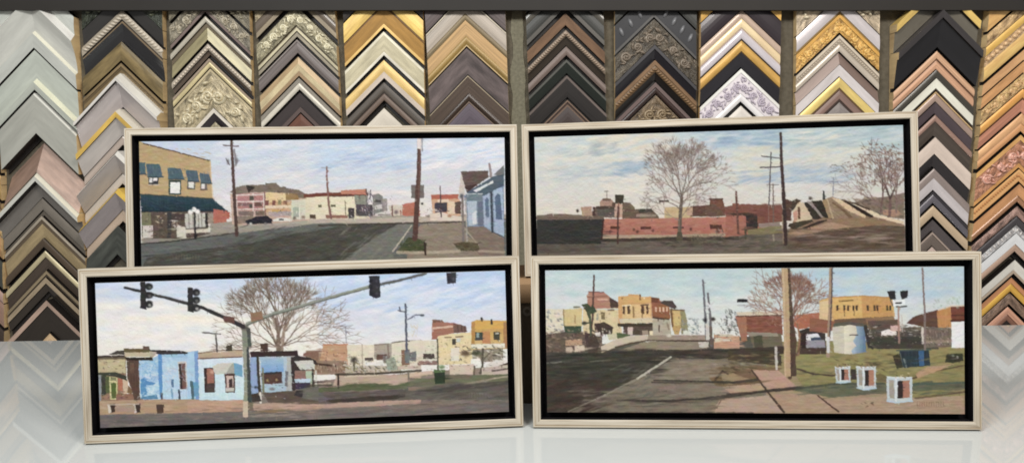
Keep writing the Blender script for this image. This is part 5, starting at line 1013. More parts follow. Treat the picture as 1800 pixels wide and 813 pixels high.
def paint_front_right(p):
    """wide road to old shop fronts on the left, grass with three white planter boxes on the right"""
    a = T(950, 470, 4.78); b = T(1080, 480, 5.082); c = T(1280, 470, 4.065); d = T(1440, 500, 3.535); e = T(920, 430, 2.39); g = T(1320, 430, 2.39)
    p.G([(945, 460), (1710, 460), (1710, 735), (945, 735)], (180, 200, 204), (216, 216, 210), 480, 585, 4, 'h')
    p.S(955, 478, 1300, 520, 110, [(178, 200, 206), (190, 206, 208), (202, 212, 210), (168, 194, 204)], 60, 10, .02, .1, .5); p.S(955, 520, 1330, 575, 110, [(206, 212, 212), (214, 214, 208), (196, 206, 208), (218, 216, 210)], 54, 10, .02, .12, .5); p.S(955, 500, 1040, 545, 30, [(196, 200, 210), (206, 206, 212)], 40, 9, 0, .1, .5)
    p.S(1400, 472, 1700, 530, 110, [(164, 190, 216), (176, 198, 216), (190, 206, 216)], 54, 10, .02, .1, .5); p.S(1500, 520, 1700, 560, 60, [(192, 204, 216), (206, 210, 214)], 40, 9, 0, .1, .5); p.S(1300, 490, 1400, 540, 30, [(186, 202, 206), (200, 208, 208)], 40, 8, 0, .1, .5)
    p.blur(6)
    # ground planes
    p.G([(945, 610), (1330, 590), (1330, 735), (945, 735)], (92, 90, 80), (84, 74, 66), 610, 725, 9, 'h')
    p.G([(1325, 600), (1710, 596), (1710, 735), (1325, 735)], (146, 136, 92), (172, 146, 122), 620, 715, 9, 'h')
    # far left block
    p.P(a(40, 345, 190, 350, 190, 560, 45, 560), (216, 206, 184), 8, 'v'); p.S(960, 545, 990, 585, 50, [(226, 220, 206), (150, 150, 156), (110, 112, 120), (206, 190, 160)], 9, 4, .7, .7, .6)
    p.P(a(190, 350, 350, 340, 355, 490, 195, 492), (208, 186, 134), 7, 'v'); p.P(a(190, 350, 200, 350, 208, 490, 196, 490), (158, 136, 92)); p.L(a(285, 332, 330, 330), 3, 3, (130, 130, 110)); p.P(a(285, 390, 300, 400, 300, 470, 285, 470), (176, 146, 100), 6)
    p.P(a(200, 490, 345, 488, 345, 560, 215, 570), (68, 84, 66), 7, 'h'); p.P(a(200, 545, 400, 545, 400, 600, 200, 600), (90, 84, 74), 8, 'h')
    p.P(a(390, 240, 410, 205, 530, 205, 560, 225, 600, 260, 655, 290, 655, 340, 480, 350, 400, 320), (176, 124, 106), 8, 'h'); p.P(a(580, 250, 655, 290, 655, 338, 590, 340), (88, 66, 60), 6); p.P(a(480, 260, 570, 262, 570, 278, 480, 276), (206, 160, 140), 5); p.L(a(405, 205, 530, 208), 2, 2, (126, 88, 76)); p.L(a(400, 250, 560, 240), 2.4, 2.4, (142, 96, 82), .7)
    p.P(a(360, 345, 655, 340, 690, 560, 360, 560), (212, 192, 150), 7, 'v'); p.L(a(480, 350, 650, 350), 2, 2, (190, 196, 190)); p.L(a(570, 358, 620, 358), 2.4, 2.4, (120, 96, 76)); p.P(box4(a, 510, 375, 545, 435), (128, 112, 80), 6); p.P(a(470, 390, 490, 380, 490, 440, 472, 440), (160, 156, 140), 5)
    p.P(a(455, 470, 540, 455, 615, 500, 600, 560, 460, 570), (76, 62, 56), 9, 'h'); p.S(1046, 572, 1076, 590, 16, [(220, 210, 196), (90, 74, 66), (180, 156, 140)], 7, 4, 1.2, .4, .8); p.P(a(460, 545, 505, 540, 508, 580, 460, 580), (222, 214, 204), 5)
    p.P(b(35, 205, 120, 200, 125, 188, 225, 188, 235, 210, 330, 210, 340, 440, 40, 450), (208, 160, 104), 7, 'v'); p.P(b(35, 205, 330, 212, 330, 262, 40, 262), (212, 164, 106), 7, 'h'); p.P(b(70, 280, 320, 270, 330, 400, 75, 400), (220, 184, 130), 6)
    for u0, u1 in ((75, 96), (116, 140), (240, 266), (284, 304)): p.P(b(u0, 292, u1, 288, u1 + 2, 362, u0 + 2, 365), (96, 70, 52), 6)
    p.L(b(76, 288, 145, 286), 2, 2, (236, 216, 180)); p.L(b(238, 284, 305, 280), 2, 2, (80, 60, 48)); p.L(b(170, 300, 174, 390), 3, 3, (150, 118, 78)); p.L(b(250, 365, 252, 398), 3, 2, (150, 118, 80)); p.P(box4(b, 222, 188, 238, 240), (140, 98, 66)); p.B(*b(70, 225)[0], 2, 2.5, (130, 90, 60)); p.B(*b(270, 222)[0], 2, 2, (240, 216, 176))
    p.P(b(45, 405, 335, 398, 340, 440, 50, 446), (206, 190, 160), 6, 'h'); p.P(b(30, 448, 345, 444, 345, 480, 35, 475), (72, 60, 48), 6, 'h'); p.P(b(80, 475, 345, 472, 345, 550, 85, 552), (92, 76, 68), 9); p.P(b(120, 480, 165, 478, 165, 548, 122, 550), (206, 184, 174), 5); p.P(b(250, 510, 300, 505, 305, 550, 250, 550), (160, 140, 124), 7); p.P(b(312, 515, 345, 512, 345, 552, 315, 552), (226, 208, 172), 5)
    p.P(b(330, 215, 400, 220, 410, 250, 490, 280, 500, 410, 340, 400), (150, 96, 66), 8, 'h'); p.P(b(330, 215, 395, 222, 400, 265, 335, 262), (120, 76, 54), 6)
    for u in (365, 402, 432, 462): p.P(b(u, 300, u + 16, 302, u + 16, 345, u, 340), (214, 176, 150), 4)
    p.P(b(400, 262, 440, 245, 520, 245, 560, 300, 540, 320, 490, 300), (82, 74, 68), 6); p.P(b(340, 385, 490, 405, 490, 420, 340, 402), (86, 66, 52)); p.P(b(340, 402, 500, 418, 510, 550, 345, 550), (178, 168, 148), 8, 'h'); p.L(b(400, 465, 402, 520), 2, 2, (96, 80, 70)); p.L(b(470, 440, 490, 500), 3, 3, (130, 112, 96), .7)
    p.P(b(495, 320, 600, 325, 600, 470, 580, 545, 540, 545, 510, 460), (186, 152, 96), 8, 'v'); p.P(b(525, 335, 590, 335, 592, 462, 535, 465), (206, 178, 116), 6, 'v'); p.L(b(508, 320, 520, 470), 3, 3, (110, 82, 58)); p.P(b(590, 320, 628, 330, 650, 420, 660, 520, 600, 545), (150, 142, 106), 8, 'v'); p.L(b(500, 325, 625, 330), 2, 2, (110, 92, 66))
    p.S(1198, 558, 1232, 588, 70, [(130, 136, 134), (160, 166, 166), (96, 104, 104), (214, 214, 208), (112, 128, 136)], 7, 3, .6, 1.0, .6); p.P(b(615, 510, 670, 505, 675, 545, 615, 548), (206, 206, 190), 5)
    # median, kerbs, plaza
    p.P(a(45, 560, 200, 540, 520, 580, 520, 700, 45, 720), (108, 92, 80), 11); p.S(960, 580, 1058, 618, 130, [(76, 64, 58), (136, 112, 98), (160, 138, 120), (90, 76, 66), (120, 100, 90)], 9, 4, .2, .6, .6)
    p.P(a(210, 605, 350, 600, 355, 650, 215, 655), (186, 150, 120), 7, 'h'); p.P(a(290, 655, 370, 650, 375, 700, 290, 705), (210, 190, 168), 7); p.P(a(215, 670, 270, 665, 270, 715, 215, 715), (196, 172, 152), 7); p.P(a(370, 545, 460, 560, 500, 640, 480, 710, 400, 715), (84, 68, 62), 9); p.P(a(560, 560, 650, 550, 660, 595, 580, 610), (196, 190, 160), 7); p.P(a(640, 545, 760, 560, 740, 600, 650, 600), (92, 104, 72), 7)
    p.P(a(510, 660, 640, 600, 760, 570, 900, 570, 900, 590, 720, 640, 600, 690, 515, 715), (202, 184, 160), 6, 'h'); p.L(a(530, 715, 640, 670, 760, 632, 900, 600), 2.4, 2.4, (92, 80, 66)); p.P(b(-10, 600, 140, 560, 300, 555, 300, 590, 120, 630, 0, 670), (196, 182, 160), 6, 'h')
    p.P(b(300, 550, 830, 550, 830, 600, 300, 590), (160, 142, 126), 7, 'h'); p.L(b(10, 660, 140, 625, 300, 596, 560, 600, 830, 600), 3, 2.4, (88, 70, 58), .9); p.B(*b(490, 555)[0], 6, 4, (206, 196, 180)); p.P(b(40, 685, 240, 620, 330, 605, 820, 612, 830, 670, 400, 690, 40, 700), (146, 132, 112), 8, 'h')
    p.P(b(890, 545, 1118, 560, 1118, 670, 890, 670), (190, 148, 122), 7, 'h'); p.P(b(900, 575, 1040, 575, 1060, 600, 900, 615), (206, 196, 176), 6, 'h'); p.P(b(940, 540, 1060, 545, 1060, 565, 930, 562), (196, 186, 160), 6)
    p.S(1262, 590, 1305, 610, 40, [(206, 150, 122), (186, 136, 112), (216, 170, 142)], 18, 3, .05, .15, .6); p.S(1262, 548, 1305, 588, 60, [(70, 66, 60), (110, 100, 92), (92, 100, 84), (150, 140, 130)], 7, 3, .8, .8, .55, 6, lambda x, y: y > 560 or x > 1278)
    # asphalt
    p.P(e(95, 455, 330, 452, 500, 440, 760, 440, 1020, 432, 1020, 480, 640, 470, 400, 700, 95, 700), (70, 66, 57), 8, 'h'); p.S(958, 620, 1180, 665, 160, [(66, 66, 58), (92, 92, 80), (78, 72, 62), (56, 56, 50)], 44, 5, -.03, .08, .5); p.S(958, 665, 1080, 722, 90, [(84, 66, 58), (74, 60, 54), (96, 80, 70), (68, 62, 56)], 40, 6, -.2, .1, .5)
    p.P(e(640, 470, 700, 455, 1020, 470, 1020, 700, 200, 700, 430, 590), (132, 120, 104), 8, 'h'); p.S(1010, 685, 1200, 722, 100, [(106, 98, 86), (124, 114, 100), (92, 84, 74), (138, 126, 110)], 44, 5, -.05, .1, .5); p.S(1150, 625, 1340, 690, 150, [(144, 130, 112), (122, 110, 96), (154, 138, 120), (132, 118, 108)], 40, 5, -.02, .1, .5)
    p.P(e(470, 445, 760, 436, 1020, 436, 1020, 470, 800, 480, 640, 462, 600, 462), (84, 74, 64), 8, 'h'); p.S(1170, 614, 1340, 628, 50, [(72, 64, 54), (100, 88, 74), (60, 56, 48)], 36, 4, 0, .08, .55)
    p.L(e(620, 470, 480, 560), 3.4, 4, (188, 182, 166), .85); p.L(e(480, 560, 340, 630, 190, 698), 3.4, 2.4, (150, 142, 126), .7); p.L(e(100, 494, 160, 490), 2.4, 2.4, (150, 146, 132), .8); p.L(e(280, 488, 400, 482), 1.6, 1.6, (120, 116, 104), .8); p.L(e(368, 525, 410, 505), 2.6, 2.2, (130, 126, 114), .7)
    p.L(e(540, 575, 720, 580, 980, 568), 2.6, 3, (78, 68, 62), .85); p.L(e(480, 650, 700, 660, 860, 640, 1010, 610), 2.6, 3.4, (76, 66, 60), .85); p.S(1120, 700, 1260, 714, 22, [(86, 78, 70), (104, 94, 84)], 50, 2.6, -.03, .06, .5)
    p.P(e(820, 525, 900, 545, 1000, 560, 960, 575, 850, 575, 790, 550), (150, 130, 100), 8, 'h'); p.B(*e(830, 540)[0], 8, 6, (92, 74, 58), .8); p.S(1255, 632, 1320, 662, 50, [(92, 82, 60), (120, 108, 78), (148, 132, 100), (78, 68, 54)], 18, 3, .1, .25, .6); p.B(*e(805, 500)[0], 6, 2.6, (190, 178, 156), .8); p.B(*e(925, 498)[0], 6, 2.6, (184, 170, 146), .8)
    # stone pavement to the right
    st = (178, 146, 122)
    pass
    h = T(900, 406, 2)
    p.S(1200, 640, 1330, 725, 160, [(136, 120, 102), (118, 104, 90), (150, 134, 114), (128, 114, 98)], 40, 5, -.03, .1, .5)
    p.P(h(700, 480, 860, 470, 950, 480, 860, 545, 720, 545, 690, 510), (126, 104, 78), 10, 'h'); p.S(1250, 640, 1335, 675, 60, [(96, 78, 60), (150, 128, 96), (112, 92, 66), (80, 64, 50)], 16, 3.4, .1, .4, .65)
    p.P(h(735, 500, 780, 498, 840, 520, 820, 530, 740, 525), (158, 134, 104), 8, 'h'); p.L(h(715, 520, 740, 490, 760, 500), 4, 3, (70, 56, 46), .8)
    p.P(h(846, 487, 936, 488, 1002, 546, 900, 556), (186, 150, 130), 6, 'h'); p.P(h(738, 545, 880, 533, 892, 560, 780, 577), (184, 154, 128), 6, 'h')
    p.P(h(728, 592, 900, 575, 955, 634, 712, 634), (184, 156, 138), 6, 'h'); p.P(h(912, 572, 1072, 568, 1145, 634, 962, 634), (178, 148, 122), 6, 'h'); p.L(h(720, 620, 735, 592, 770, 580), 2.4, 2.4, (96, 76, 64), .7)
    p.P(g(240, 620, 340, 650, 880, 610, 900, 720, 390, 712), (176, 148, 124), 7, 'h'); p.S(1430, 700, 1692, 724, 110, [(188, 158, 132), (164, 136, 114), (194, 166, 142), (170, 146, 118)], 36, 4, -.03, .1, .5)
    p.S(1260, 698, 1460, 722, 40, [(196, 164, 142), (172, 142, 120), (182, 152, 130)], 24, 3, -.05, .15, .4)
    p.L(h(842, 486, 892, 555, 956, 634), 2.6, 4, (84, 66, 56)); p.L(h(1066, 568, 1105, 600, 1148, 632), 2.2, 2.8, (92, 70, 58)); p.L(g(-100, 625, 60, 615, 220, 600), 3, 3.4, (86, 72, 64), .85)
    p.S(955, 618, 1170, 660, 120, [(58, 58, 50), (76, 76, 66), (50, 50, 44), (70, 62, 54)], 44, 5, -.04, .08, .5); p.S(955, 664, 1062, 722, 90, [(70, 54, 47), (62, 50, 44), (80, 64, 55)], 36, 7, -.2, .15, .5)
    p.S(1175, 634, 1262, 662, 70, [(152, 136, 116), (138, 124, 106), (160, 144, 124)], 30, 4, -.02, .08, .5); p.S(1130, 674, 1280, 696, 80, [(146, 134, 118), (132, 122, 108), (140, 120, 106)], 34, 4, -.03, .08, .45); p.S(1095, 640, 1150, 700, 40, [(92, 96, 88), (110, 110, 100)], 24, 5, -.5, .2, .4)
    p.S(1080, 613, 1365, 630, 90, [(62, 56, 48), (78, 68, 58), (66, 66, 68), (54, 52, 44)], 36, 4, 0, .06, .55)
    p.L([(1150, 667), (1215, 669), (1290, 671), (1330, 666)], 3, 5, (66, 60, 54), .8); p.L([(1085, 702), (1160, 704), (1230, 700), (1300, 692), (1360, 684), (1410, 680)], 3, 5.5, (64, 56, 52), .8)
    p.melt(955, 612, 1330, 720, 340, 30, 5, -.06, .12); p.bits(960, 575, 1060, 618, 120, (62, 50, 46), (190, 166, 146), .6); p.bits(1040, 540, 1200, 588, 70, (84, 62, 52), (226, 206, 178), .5); p.bits(1190, 560, 1300, 598, 80, (66, 64, 62), (214, 208, 200), .6)
    p.L(e(620, 470, 480, 560), 3, 3.6, (196, 190, 174), .85); p.L(e(480, 560, 340, 630, 190, 698), 3.2, 2.4, (150, 142, 126), .6)
    # grass
    p.P(g(190, 460, 340, 440, 905, 430, 905, 630, 690, 640, 520, 620, 330, 640, 230, 605, 180, 540), (150, 140, 92), 9, 'h')
    p.S(1400, 620, 1692, 690, 330, [(160, 150, 92), (136, 130, 82), (120, 116, 78), (170, 156, 104), (146, 132, 90), (108, 106, 76)], 26, 4, -.03, .12, .5)
    p.P(g(170, 610, 350, 585, 900, 575, 905, 600, 520, 625, 340, 640, 240, 620), (106, 108, 88), 8, 'h'); p.S(1402, 672, 1690, 692, 90, [(88, 98, 82), (112, 112, 90), (78, 84, 70), (128, 122, 94)], 34, 3.4, -.04, .08, .55); p.L(g(190, 604, 350, 582, 560, 580), 4, 4, (74, 80, 70), .8); p.L(g(680, 585, 900, 575), 4, 3, (82, 100, 88), .8); p.L(g(690, 642, 900, 615), 3.4, 3.4, (96, 76, 60), .7); p.L(g(680, 560, 760, 530, 895, 505), 3.4, 2.4, (86, 72, 56), .8); p.P(g(690, 540, 740, 510, 850, 500, 800, 520, 700, 560), (186, 150, 118), 6)
    p.L(g(195, 520, 260, 540, 350, 548), 3.4, 3, (76, 64, 54), .85); p.B(*g(520, 500)[0], 16, 7, (86, 74, 60), .8); p.S(1466, 628, 1560, 650, 50, [(84, 78, 56), (120, 110, 70), (150, 142, 88)], 14, 3, .2, .3, .6)
    # brick wall, tree and dark band left of the near pole
    p.P(c(60, 345, 380, 335, 390, 480, 130, 480, 120, 530, 95, 520), (136, 84, 68), 8, 'h'); p.S(1310, 556, 1372, 584, 60, [(150, 90, 72), (120, 72, 60), (158, 104, 86)], 18, 4, 0, .15, .5); p.P(c(50, 345, 130, 350, 135, 520, 95, 520), (166, 116, 92), 7, 'v'); p.P(c(60, 318, 380, 310, 380, 345, 60, 348), (206, 192, 170), 6, 'h'); p.L(c(60, 348, 380, 340), 2, 2, (90, 56, 46))
    p.P(c(150, 470, 380, 470, 390, 560, 180, 575), (116, 104, 84), 9, 'h'); p.P(c(130, 460, 350, 465, 360, 490, 150, 490), (150, 138, 122), 7, 'h'); p.P(c(180, 490, 240, 480, 250, 570, 190, 575), (84, 82, 64), 7); p.P(c(0, 580, 180, 570, 400, 560, 400, 610, 330, 630, 0, 620), (74, 62, 54), 8, 'h'); p.P(c(0, 590, 320, 600, 380, 630, 380, 700, 290, 690, 180, 680, 0, 660), (78, 68, 56), 9, 'h'); p.S(1280, 622, 1366, 648, 60, [(92, 78, 58), (132, 116, 84), (104, 96, 64), (150, 130, 104)], 18, 3.4, .03, .15, .55)
    p.P(c(470, 340, 650, 320, 660, 410, 500, 440, 470, 420), (176, 108, 82), 8, 'h'); p.P(c(505, 450, 560, 430, 690, 440, 700, 600, 500, 610), (66, 58, 56), 8); p.P(c(505, 470, 560, 460, 560, 600, 500, 610), (60, 46, 44), 6); p.P(c(555, 475, 640, 470, 660, 500, 560, 545), (216, 214, 218), 5); p.P(c(590, 500, 655, 495, 665, 520, 590, 520), (70, 76, 100)); p.P(c(555, 520, 690, 515, 695, 570, 555, 570), (150, 146, 156), 7, 'h'); p.P(c(500, 575, 700, 570, 700, 615, 490, 620), (82, 66, 56), 7, 'h'); p.P(c(640, 390, 720, 390, 710, 450, 650, 440), (158, 92, 62), 6); p.P(c(650, 445, 720, 440, 700, 470, 660, 462), (206, 190, 166), 5)
    tr = [(124, 84, 72), (146, 102, 84), (106, 76, 68), (160, 120, 100), (130, 104, 96)]
    def disc(x, y): return ((x - 1384) / 62) ** 2 + ((y - 540) / 50) ** 2 < p.r.uniform(.3, 1.1) and y < 572
    p.S(1322, 488, 1445, 572, 420, [(170, 126, 108), (186, 148, 130), (146, 106, 92), (196, 168, 154), (132, 96, 84)], 11, 2.2, .9, 1.1, .5, 8, disc)
    for an, ln, w in ((1.3, 26, 2.8), (1.75, 26, 2.8), (.85, 28, 2.4), (2.25, 28, 2.4), (2.65, 26, 2), (.45, 26, 2), (1.05, 28, 2.2), (2.0, 28, 2.2)):
        p.tree(1392 + p.r.uniform(-6, 4), 566, an, ln, w, 5, tr, .38, .8, .88, 0, .13, .8, 3 if w > 2.7 else 2)
    p.L(c(440, 780, 470, 640, 480, 520, 460, 400, 450, 250), 7, 3, (96, 74, 60)); p.L(c(500, 620, 510, 480, 490, 400), 4.4, 2.6, (150, 112, 86)); p.L(c(470, 650, 520, 560), 3, 2, (110, 84, 66))
    # ochre block, car park, shed
    p.P(d(0, 100, 60, 80, 260, 70, 440, 80, 460, 100, 470, 200, 280, 210, 90, 235, 0, 235), (208, 166, 108), 7, 'h'); p.P(d(80, 80, 270, 72, 275, 205, 90, 215), (216, 174, 106), 6, 'v'); p.P(d(0, 110, 75, 90, 80, 230, 0, 230), (216, 186, 140), 6, 'v'); p.P(d(260, 70, 440, 80, 460, 200, 270, 210), (202, 152, 92), 6, 'v'); p.L(d(125, 102, 208, 98), 2.6, 2.6, (140, 110, 66)); p.L(d(80, 80, 265, 70, 445, 80), 1.8, 1.8, (190, 136, 76))
    for u in (112, 155, 178, 212, 232, 300, 342, 360, 420, 440): p.P(box4(d, u - 6, 128, u + 7, 162), (86, 70, 54), 6)
    p.L(d(155, 165, 158, 195), 2, 2, (140, 110, 70)); p.L(d(215, 165, 218, 190), 2, 2, (140, 110, 70)); p.P(d(90, 215, 460, 195, 480, 270, 280, 270, 90, 245), (116, 92, 74), 9, 'h')
    p.P(d(-60, 205, 95, 225, 100, 262, 60, 300, -60, 290), (150, 98, 74), 8, 'h'); p.P(d(285, 205, 465, 196, 470, 262, 300, 262), (150, 118, 88), 8, 'h', .8); p.P(d(300, 225, 490, 215, 500, 290, 310, 290), (104, 86, 74), 9, 'h'); p.P(d(280, 280, 650, 260, 740, 290, 740, 400, 640, 400, 300, 395), (92, 84, 76), 10, 'h'); p.S(1524, 570, 1640, 602, 150, [(206, 198, 190), (78, 74, 68), (130, 122, 110), (150, 128, 116), (60, 58, 56), (112, 104, 92)], 11, 3, .05, .3, .6)
    p.P(d(385, 290, 430, 275, 480, 290, 480, 312, 385, 316), (226, 218, 214), 5); p.P(d(300, 325, 640, 320, 650, 370, 330, 375), (72, 70, 62), 9, 'h'); p.P(d(340, 375, 650, 365, 660, 395, 360, 398), (78, 72, 64), 7, 'h'); p.P(d(440, 255, 500, 250, 510, 290, 440, 285), (206, 172, 164), 6)
    p.P(d(580, 200, 640, 180, 740, 155, 740, 265, 640, 260, 540, 240), (104, 74, 62), 8, 'h'); p.P(d(730, 165, 815, 135, 820, 265, 735, 270), (196, 138, 86), 7, 'v'); p.P(d(815, 135, 905, 130, 905, 240, 820, 240), (126, 72, 58), 7); p.L(d(740, 158, 815, 134, 905, 130), 2.4, 2.4, (214, 196, 176)); p.L(d(820, 190, 905, 190), 2, 2, (90, 54, 46)); p.L(d(820, 225, 905, 222), 4, 4, (90, 44, 40))
    p.P(d(580, 262, 820, 268, 820, 385, 660, 390, 650, 300), (120, 106, 94), 11, 'v'); p.S(1630, 576, 1672, 606, 50, [(146, 130, 116), (96, 86, 76), (176, 156, 140), (120, 112, 96)], 9, 3, 1.3, .4, .55); p.P(d(660, 345, 820, 340, 820, 362, 660, 365), (150, 132, 116), 6, 'h')
    p.S(1640, 520, 1690, 542, 30, [(178, 190, 176), (160, 176, 160)], 8, 4, .8, .8, .5)
    p.P(d(820, 230, 905, 228, 905, 390, 820, 392), (226, 226, 228), 3)
    p.P(d(80, 265, 150, 245, 260, 240, 285, 260, 290, 415, 210, 432, 92, 420), (196, 190, 170), 6, 'v'); p.P(d(85, 262, 152, 245, 155, 425, 95, 418), (200, 192, 176), 5, 'h'); p.G(d(152, 245, 230, 240, 235, 425, 156, 430), (222, 214, 192), (206, 198, 180), 1482, 1506, 5, 'h', 1.0, True); p.G(d(225, 245, 285, 255, 290, 415, 205, 432, 200, 400, 230, 380, 210, 350, 235, 300), (160, 182, 198), (94, 122, 152), 1500, 1522, 7, 'v', 1.0, True); p.P(d(90, 240, 180, 230, 270, 238, 290, 262, 190, 250, 85, 262), (96, 92, 84), 6); p.L(d(190, 312, 240, 312), 1.6, 1.6, (70, 66, 60)); p.L(d(285, 260, 310, 380, 330, 395), 6, 4, (66, 62, 58)); p.L(d(100, 300, 140, 298), 1, 1, (150, 144, 130), .7)
    p.P(d(500, 408, 680, 402, 690, 500, 530, 515, 480, 490), (54, 66, 74), 8, 'v'); p.P(d(615, 410, 650, 408, 650, 500, 620, 504), (66, 104, 146), 6); p.L(d(500, 430, 515, 510), 4, 4, (120, 126, 120), .7); p.L(d(525, 460, 540, 510), 3, 3, (150, 156, 150), .7); p.L(d(480, 408, 690, 402), 2.4, 2.4, (80, 92, 88)); p.P(d(455, 440, 500, 425, 520, 510, 480, 520), (70, 66, 52), 7)
    p.P(d(790, 430, 890, 425, 895, 470, 830, 485, 780, 480), (62, 64, 50), 7); p.B(*d(858, 448)[0], 3, 3.4, (200, 196, 190)); p.B(*d(830, 440)[0], 3, 3, (130, 136, 120))
    p.bits(1525, 572, 1670, 606, 170, (58, 54, 50), (214, 200, 190), .7); p.bits(1445, 520, 1580, 556, 30, (120, 88, 52), (226, 190, 130), .4); p.bits(1400, 590, 1460, 622, 30, (54, 48, 46), (170, 164, 170), .6)
    p.melt(1405, 622, 1690, 700, 240, 24, 4, -.05, .12, .5)
    # poles and lights
    p.L(d(655, 5, 640, 5), 1, 1, (130, 130, 140), .1)
    p.L(d(640, -100, 648, 60, 655, 200, 655, 400), 3, 4, (134, 116, 112)); p.L(d(640, 270, 642, 360), 4, 4, (216, 206, 196), .9)
    p.P(d(420, 40, 470, 38, 475, 90, 440, 95), (52, 50, 52), 4); p.P(d(500, 40, 550, 36, 545, 80, 510, 95), (52, 50, 52), 4); p.P(d(455, 95, 530, 92, 535, 130, 460, 135), (226, 228, 230), 3); p.L(d(475, 115, 510, 113), 2.6, 2.6, (60, 60, 62)); p.L(d(480, 138, 540, 135), 3, 3, (84, 84, 84)); p.L(d(440, 95, 455, 130), 2, 2, (90, 90, 90), .8); p.L(d(490, 140, 495, 360), 3, 3.4, (168, 130, 118), .9); p.L(d(510, 190, 515, 290), 2, 2, (190, 180, 176), .8)
    p.L(e(298, 130, 292, 300, 285, 380), 3, 3.4, (92, 66, 62)); p.P(e(245, 250, 270, 245, 285, 262, 290, 250, 310, 280, 285, 290, 275, 310, 265, 280), (72, 82, 62), 6); p.L(e(278, 280, 282, 330, 285, 380), 3.6, 3.6, (84, 90, 72)); p.B(*e(258, 328)[0], 5.5, 4.6, (54, 48, 44)); p.L(e(250, 330, 290, 325), 2.4, 2.4, (70, 76, 62))
    p.L(e(755, 150, 762, 260, 770, 395), 3.4, 4.4, (110, 110, 116)); p.L(e(776, 205, 785, 300, 790, 420), 3.6, 5, (112, 108, 112)); p.L(e(768, 275, 800, 240), 3, 3, (196, 196, 198)); p.L(e(772, 245, 803, 278), 3, 3, (206, 206, 208)); p.B(*e(764, 315)[0], 5, 5, (46, 46, 50)); p.B(*e(797, 312)[0], 5.6, 5, (58, 50, 52)); p.P(e(765, 330, 778, 330, 782, 400, 768, 400), (200, 192, 184), 5); p.P(e(780, 340, 792, 340, 798, 420, 784, 420), (112, 96, 88), 5); p.P(e(735, 408, 778, 405, 778, 428, 740, 432), (196, 188, 176), 5)
    p.P(e(898, 228, 942, 228, 942, 242, 898, 242), (40, 38, 44), 3); p.L(e(900, 255, 932, 255), 1.6, 1.6, (150, 150, 150), .8); p.S(1275, 545, 1300, 585, 40, [(74, 78, 78), (112, 112, 108), (60, 58, 58)], 8, 3, .9, .7, .55)
    p.P(c(380, -10, 432, -10, 440, 400, 448, 775, 400, 775, 395, 400), (186, 156, 120), 7, 'v'); p.P(c(424, -10, 440, -10, 462, 400, 490, 770, 446, 775, 440, 400), (92, 72, 60), 7, 'v'); p.L(c(392, 10, 404, 400, 408, 770), 2, 2, (206, 180, 146), .7)
    p.P(c(722, -10, 745, -10, 742, 200, 730, 470, 725, 640, 700, 640, 708, 450, 718, 200), (166, 140, 116), 6, 'v'); p.L(c(743, -10, 738, 250, 725, 500), 2.4, 2.4, (84, 74, 76), .9); p.P(c(700, 490, 725, 495, 725, 610, 705, 605), (206, 206, 206), 5); p.L(c(340, 570, 346, 720), 4.4, 4.4, (206, 198, 190), .9)
    # three white planters with red panels
    for q, k in (((95, 508, 190, 506, 192, 600, 105, 606), .8), ((230, 506, 350, 508, 352, 640, 235, 638), 1), ((416, 568, 576, 572, 578, 718, 420, 718), 1.15)):
        P0, P1, P2, P3 = d(*q); w_ = P1[0] - P0[0]; h_ = P2[1] - P1[1]
        p.P([P0, P1, P2, (P0[0] + w_ * .38, P2[1] + h_ * .07), P3], (192, 201, 206), 4)
        xm = P0[0] + w_ * .38
        p.P([(P0[0] + w_ * .1, P0[1] + h_ * .14), (xm - w_ * .08, P0[1] + h_ * .16), (xm - w_ * .06, P3[1] - h_ * .1), (P3[0] + w_ * .1, P3[1] - h_ * .12)], (166, 156, 144), 7, 'v')
        p.P([(xm + w_ * .06, P0[1] + h_ * .18), (P1[0] - w_ * .1, P0[1] + h_ * .16), (P2[0] - w_ * .1, P2[1] - h_ * .14), (xm + w_ * .06, P2[1] - h_ * .1)], (178, 124, 104), 7, 'v')
        p.P([(xm + w_ * .06, P0[1] + h_ * .18), (xm + w_ * .26, P0[1] + h_ * .18), (xm + w_ * .26, P2[1] - h_ * .12), (xm + w_ * .06, P2[1] - h_ * .1)], (62, 50, 48), 5)
        p.L([P0, (xm, P0[1] + h_ * .05), P1], 2, 2, (212, 218, 220)); p.L([(xm, P0[1] + h_ * .05), (xm, P2[1] + h_ * .05)], 2.4 * k, 2.4 * k, (218, 223, 226)); p.L([P3, (xm, P2[1] + h_ * .07), P2], 2.4, 2.4, (182, 204, 222))
        p.S(P0[0] + w_ * .1, P0[1] - h_ * .16, P1[0] - w_ * .1, P0[1] + h_ * .06, 16, [(150, 120, 92), (206, 190, 150), (84, 74, 56), (190, 160, 130)], 5, 2.4, .8, .8, .8)
    p.P(d(352, 560, 380, 545, 420, 570, 414, 600, 352, 600), (110, 96, 70), 6, 'i', .7); p.L(d(590, 612, 700, 600), 4, 3, (78, 92, 84), .7); p.P(d(195, 520, 228, 525, 230, 585, 196, 590), (74, 66, 60), 6)
    p.S(1512, 706, 1534, 714, 10, [(110, 86, 70), (84, 66, 56)], 8, 2, .2, .5, .6)
    p.sign(1612, 705, 50, 8, 12, (110, 84, 66), .55); p.L([(1612, 716), (1662, 714)], .8, .8, (140, 116, 92), .4)

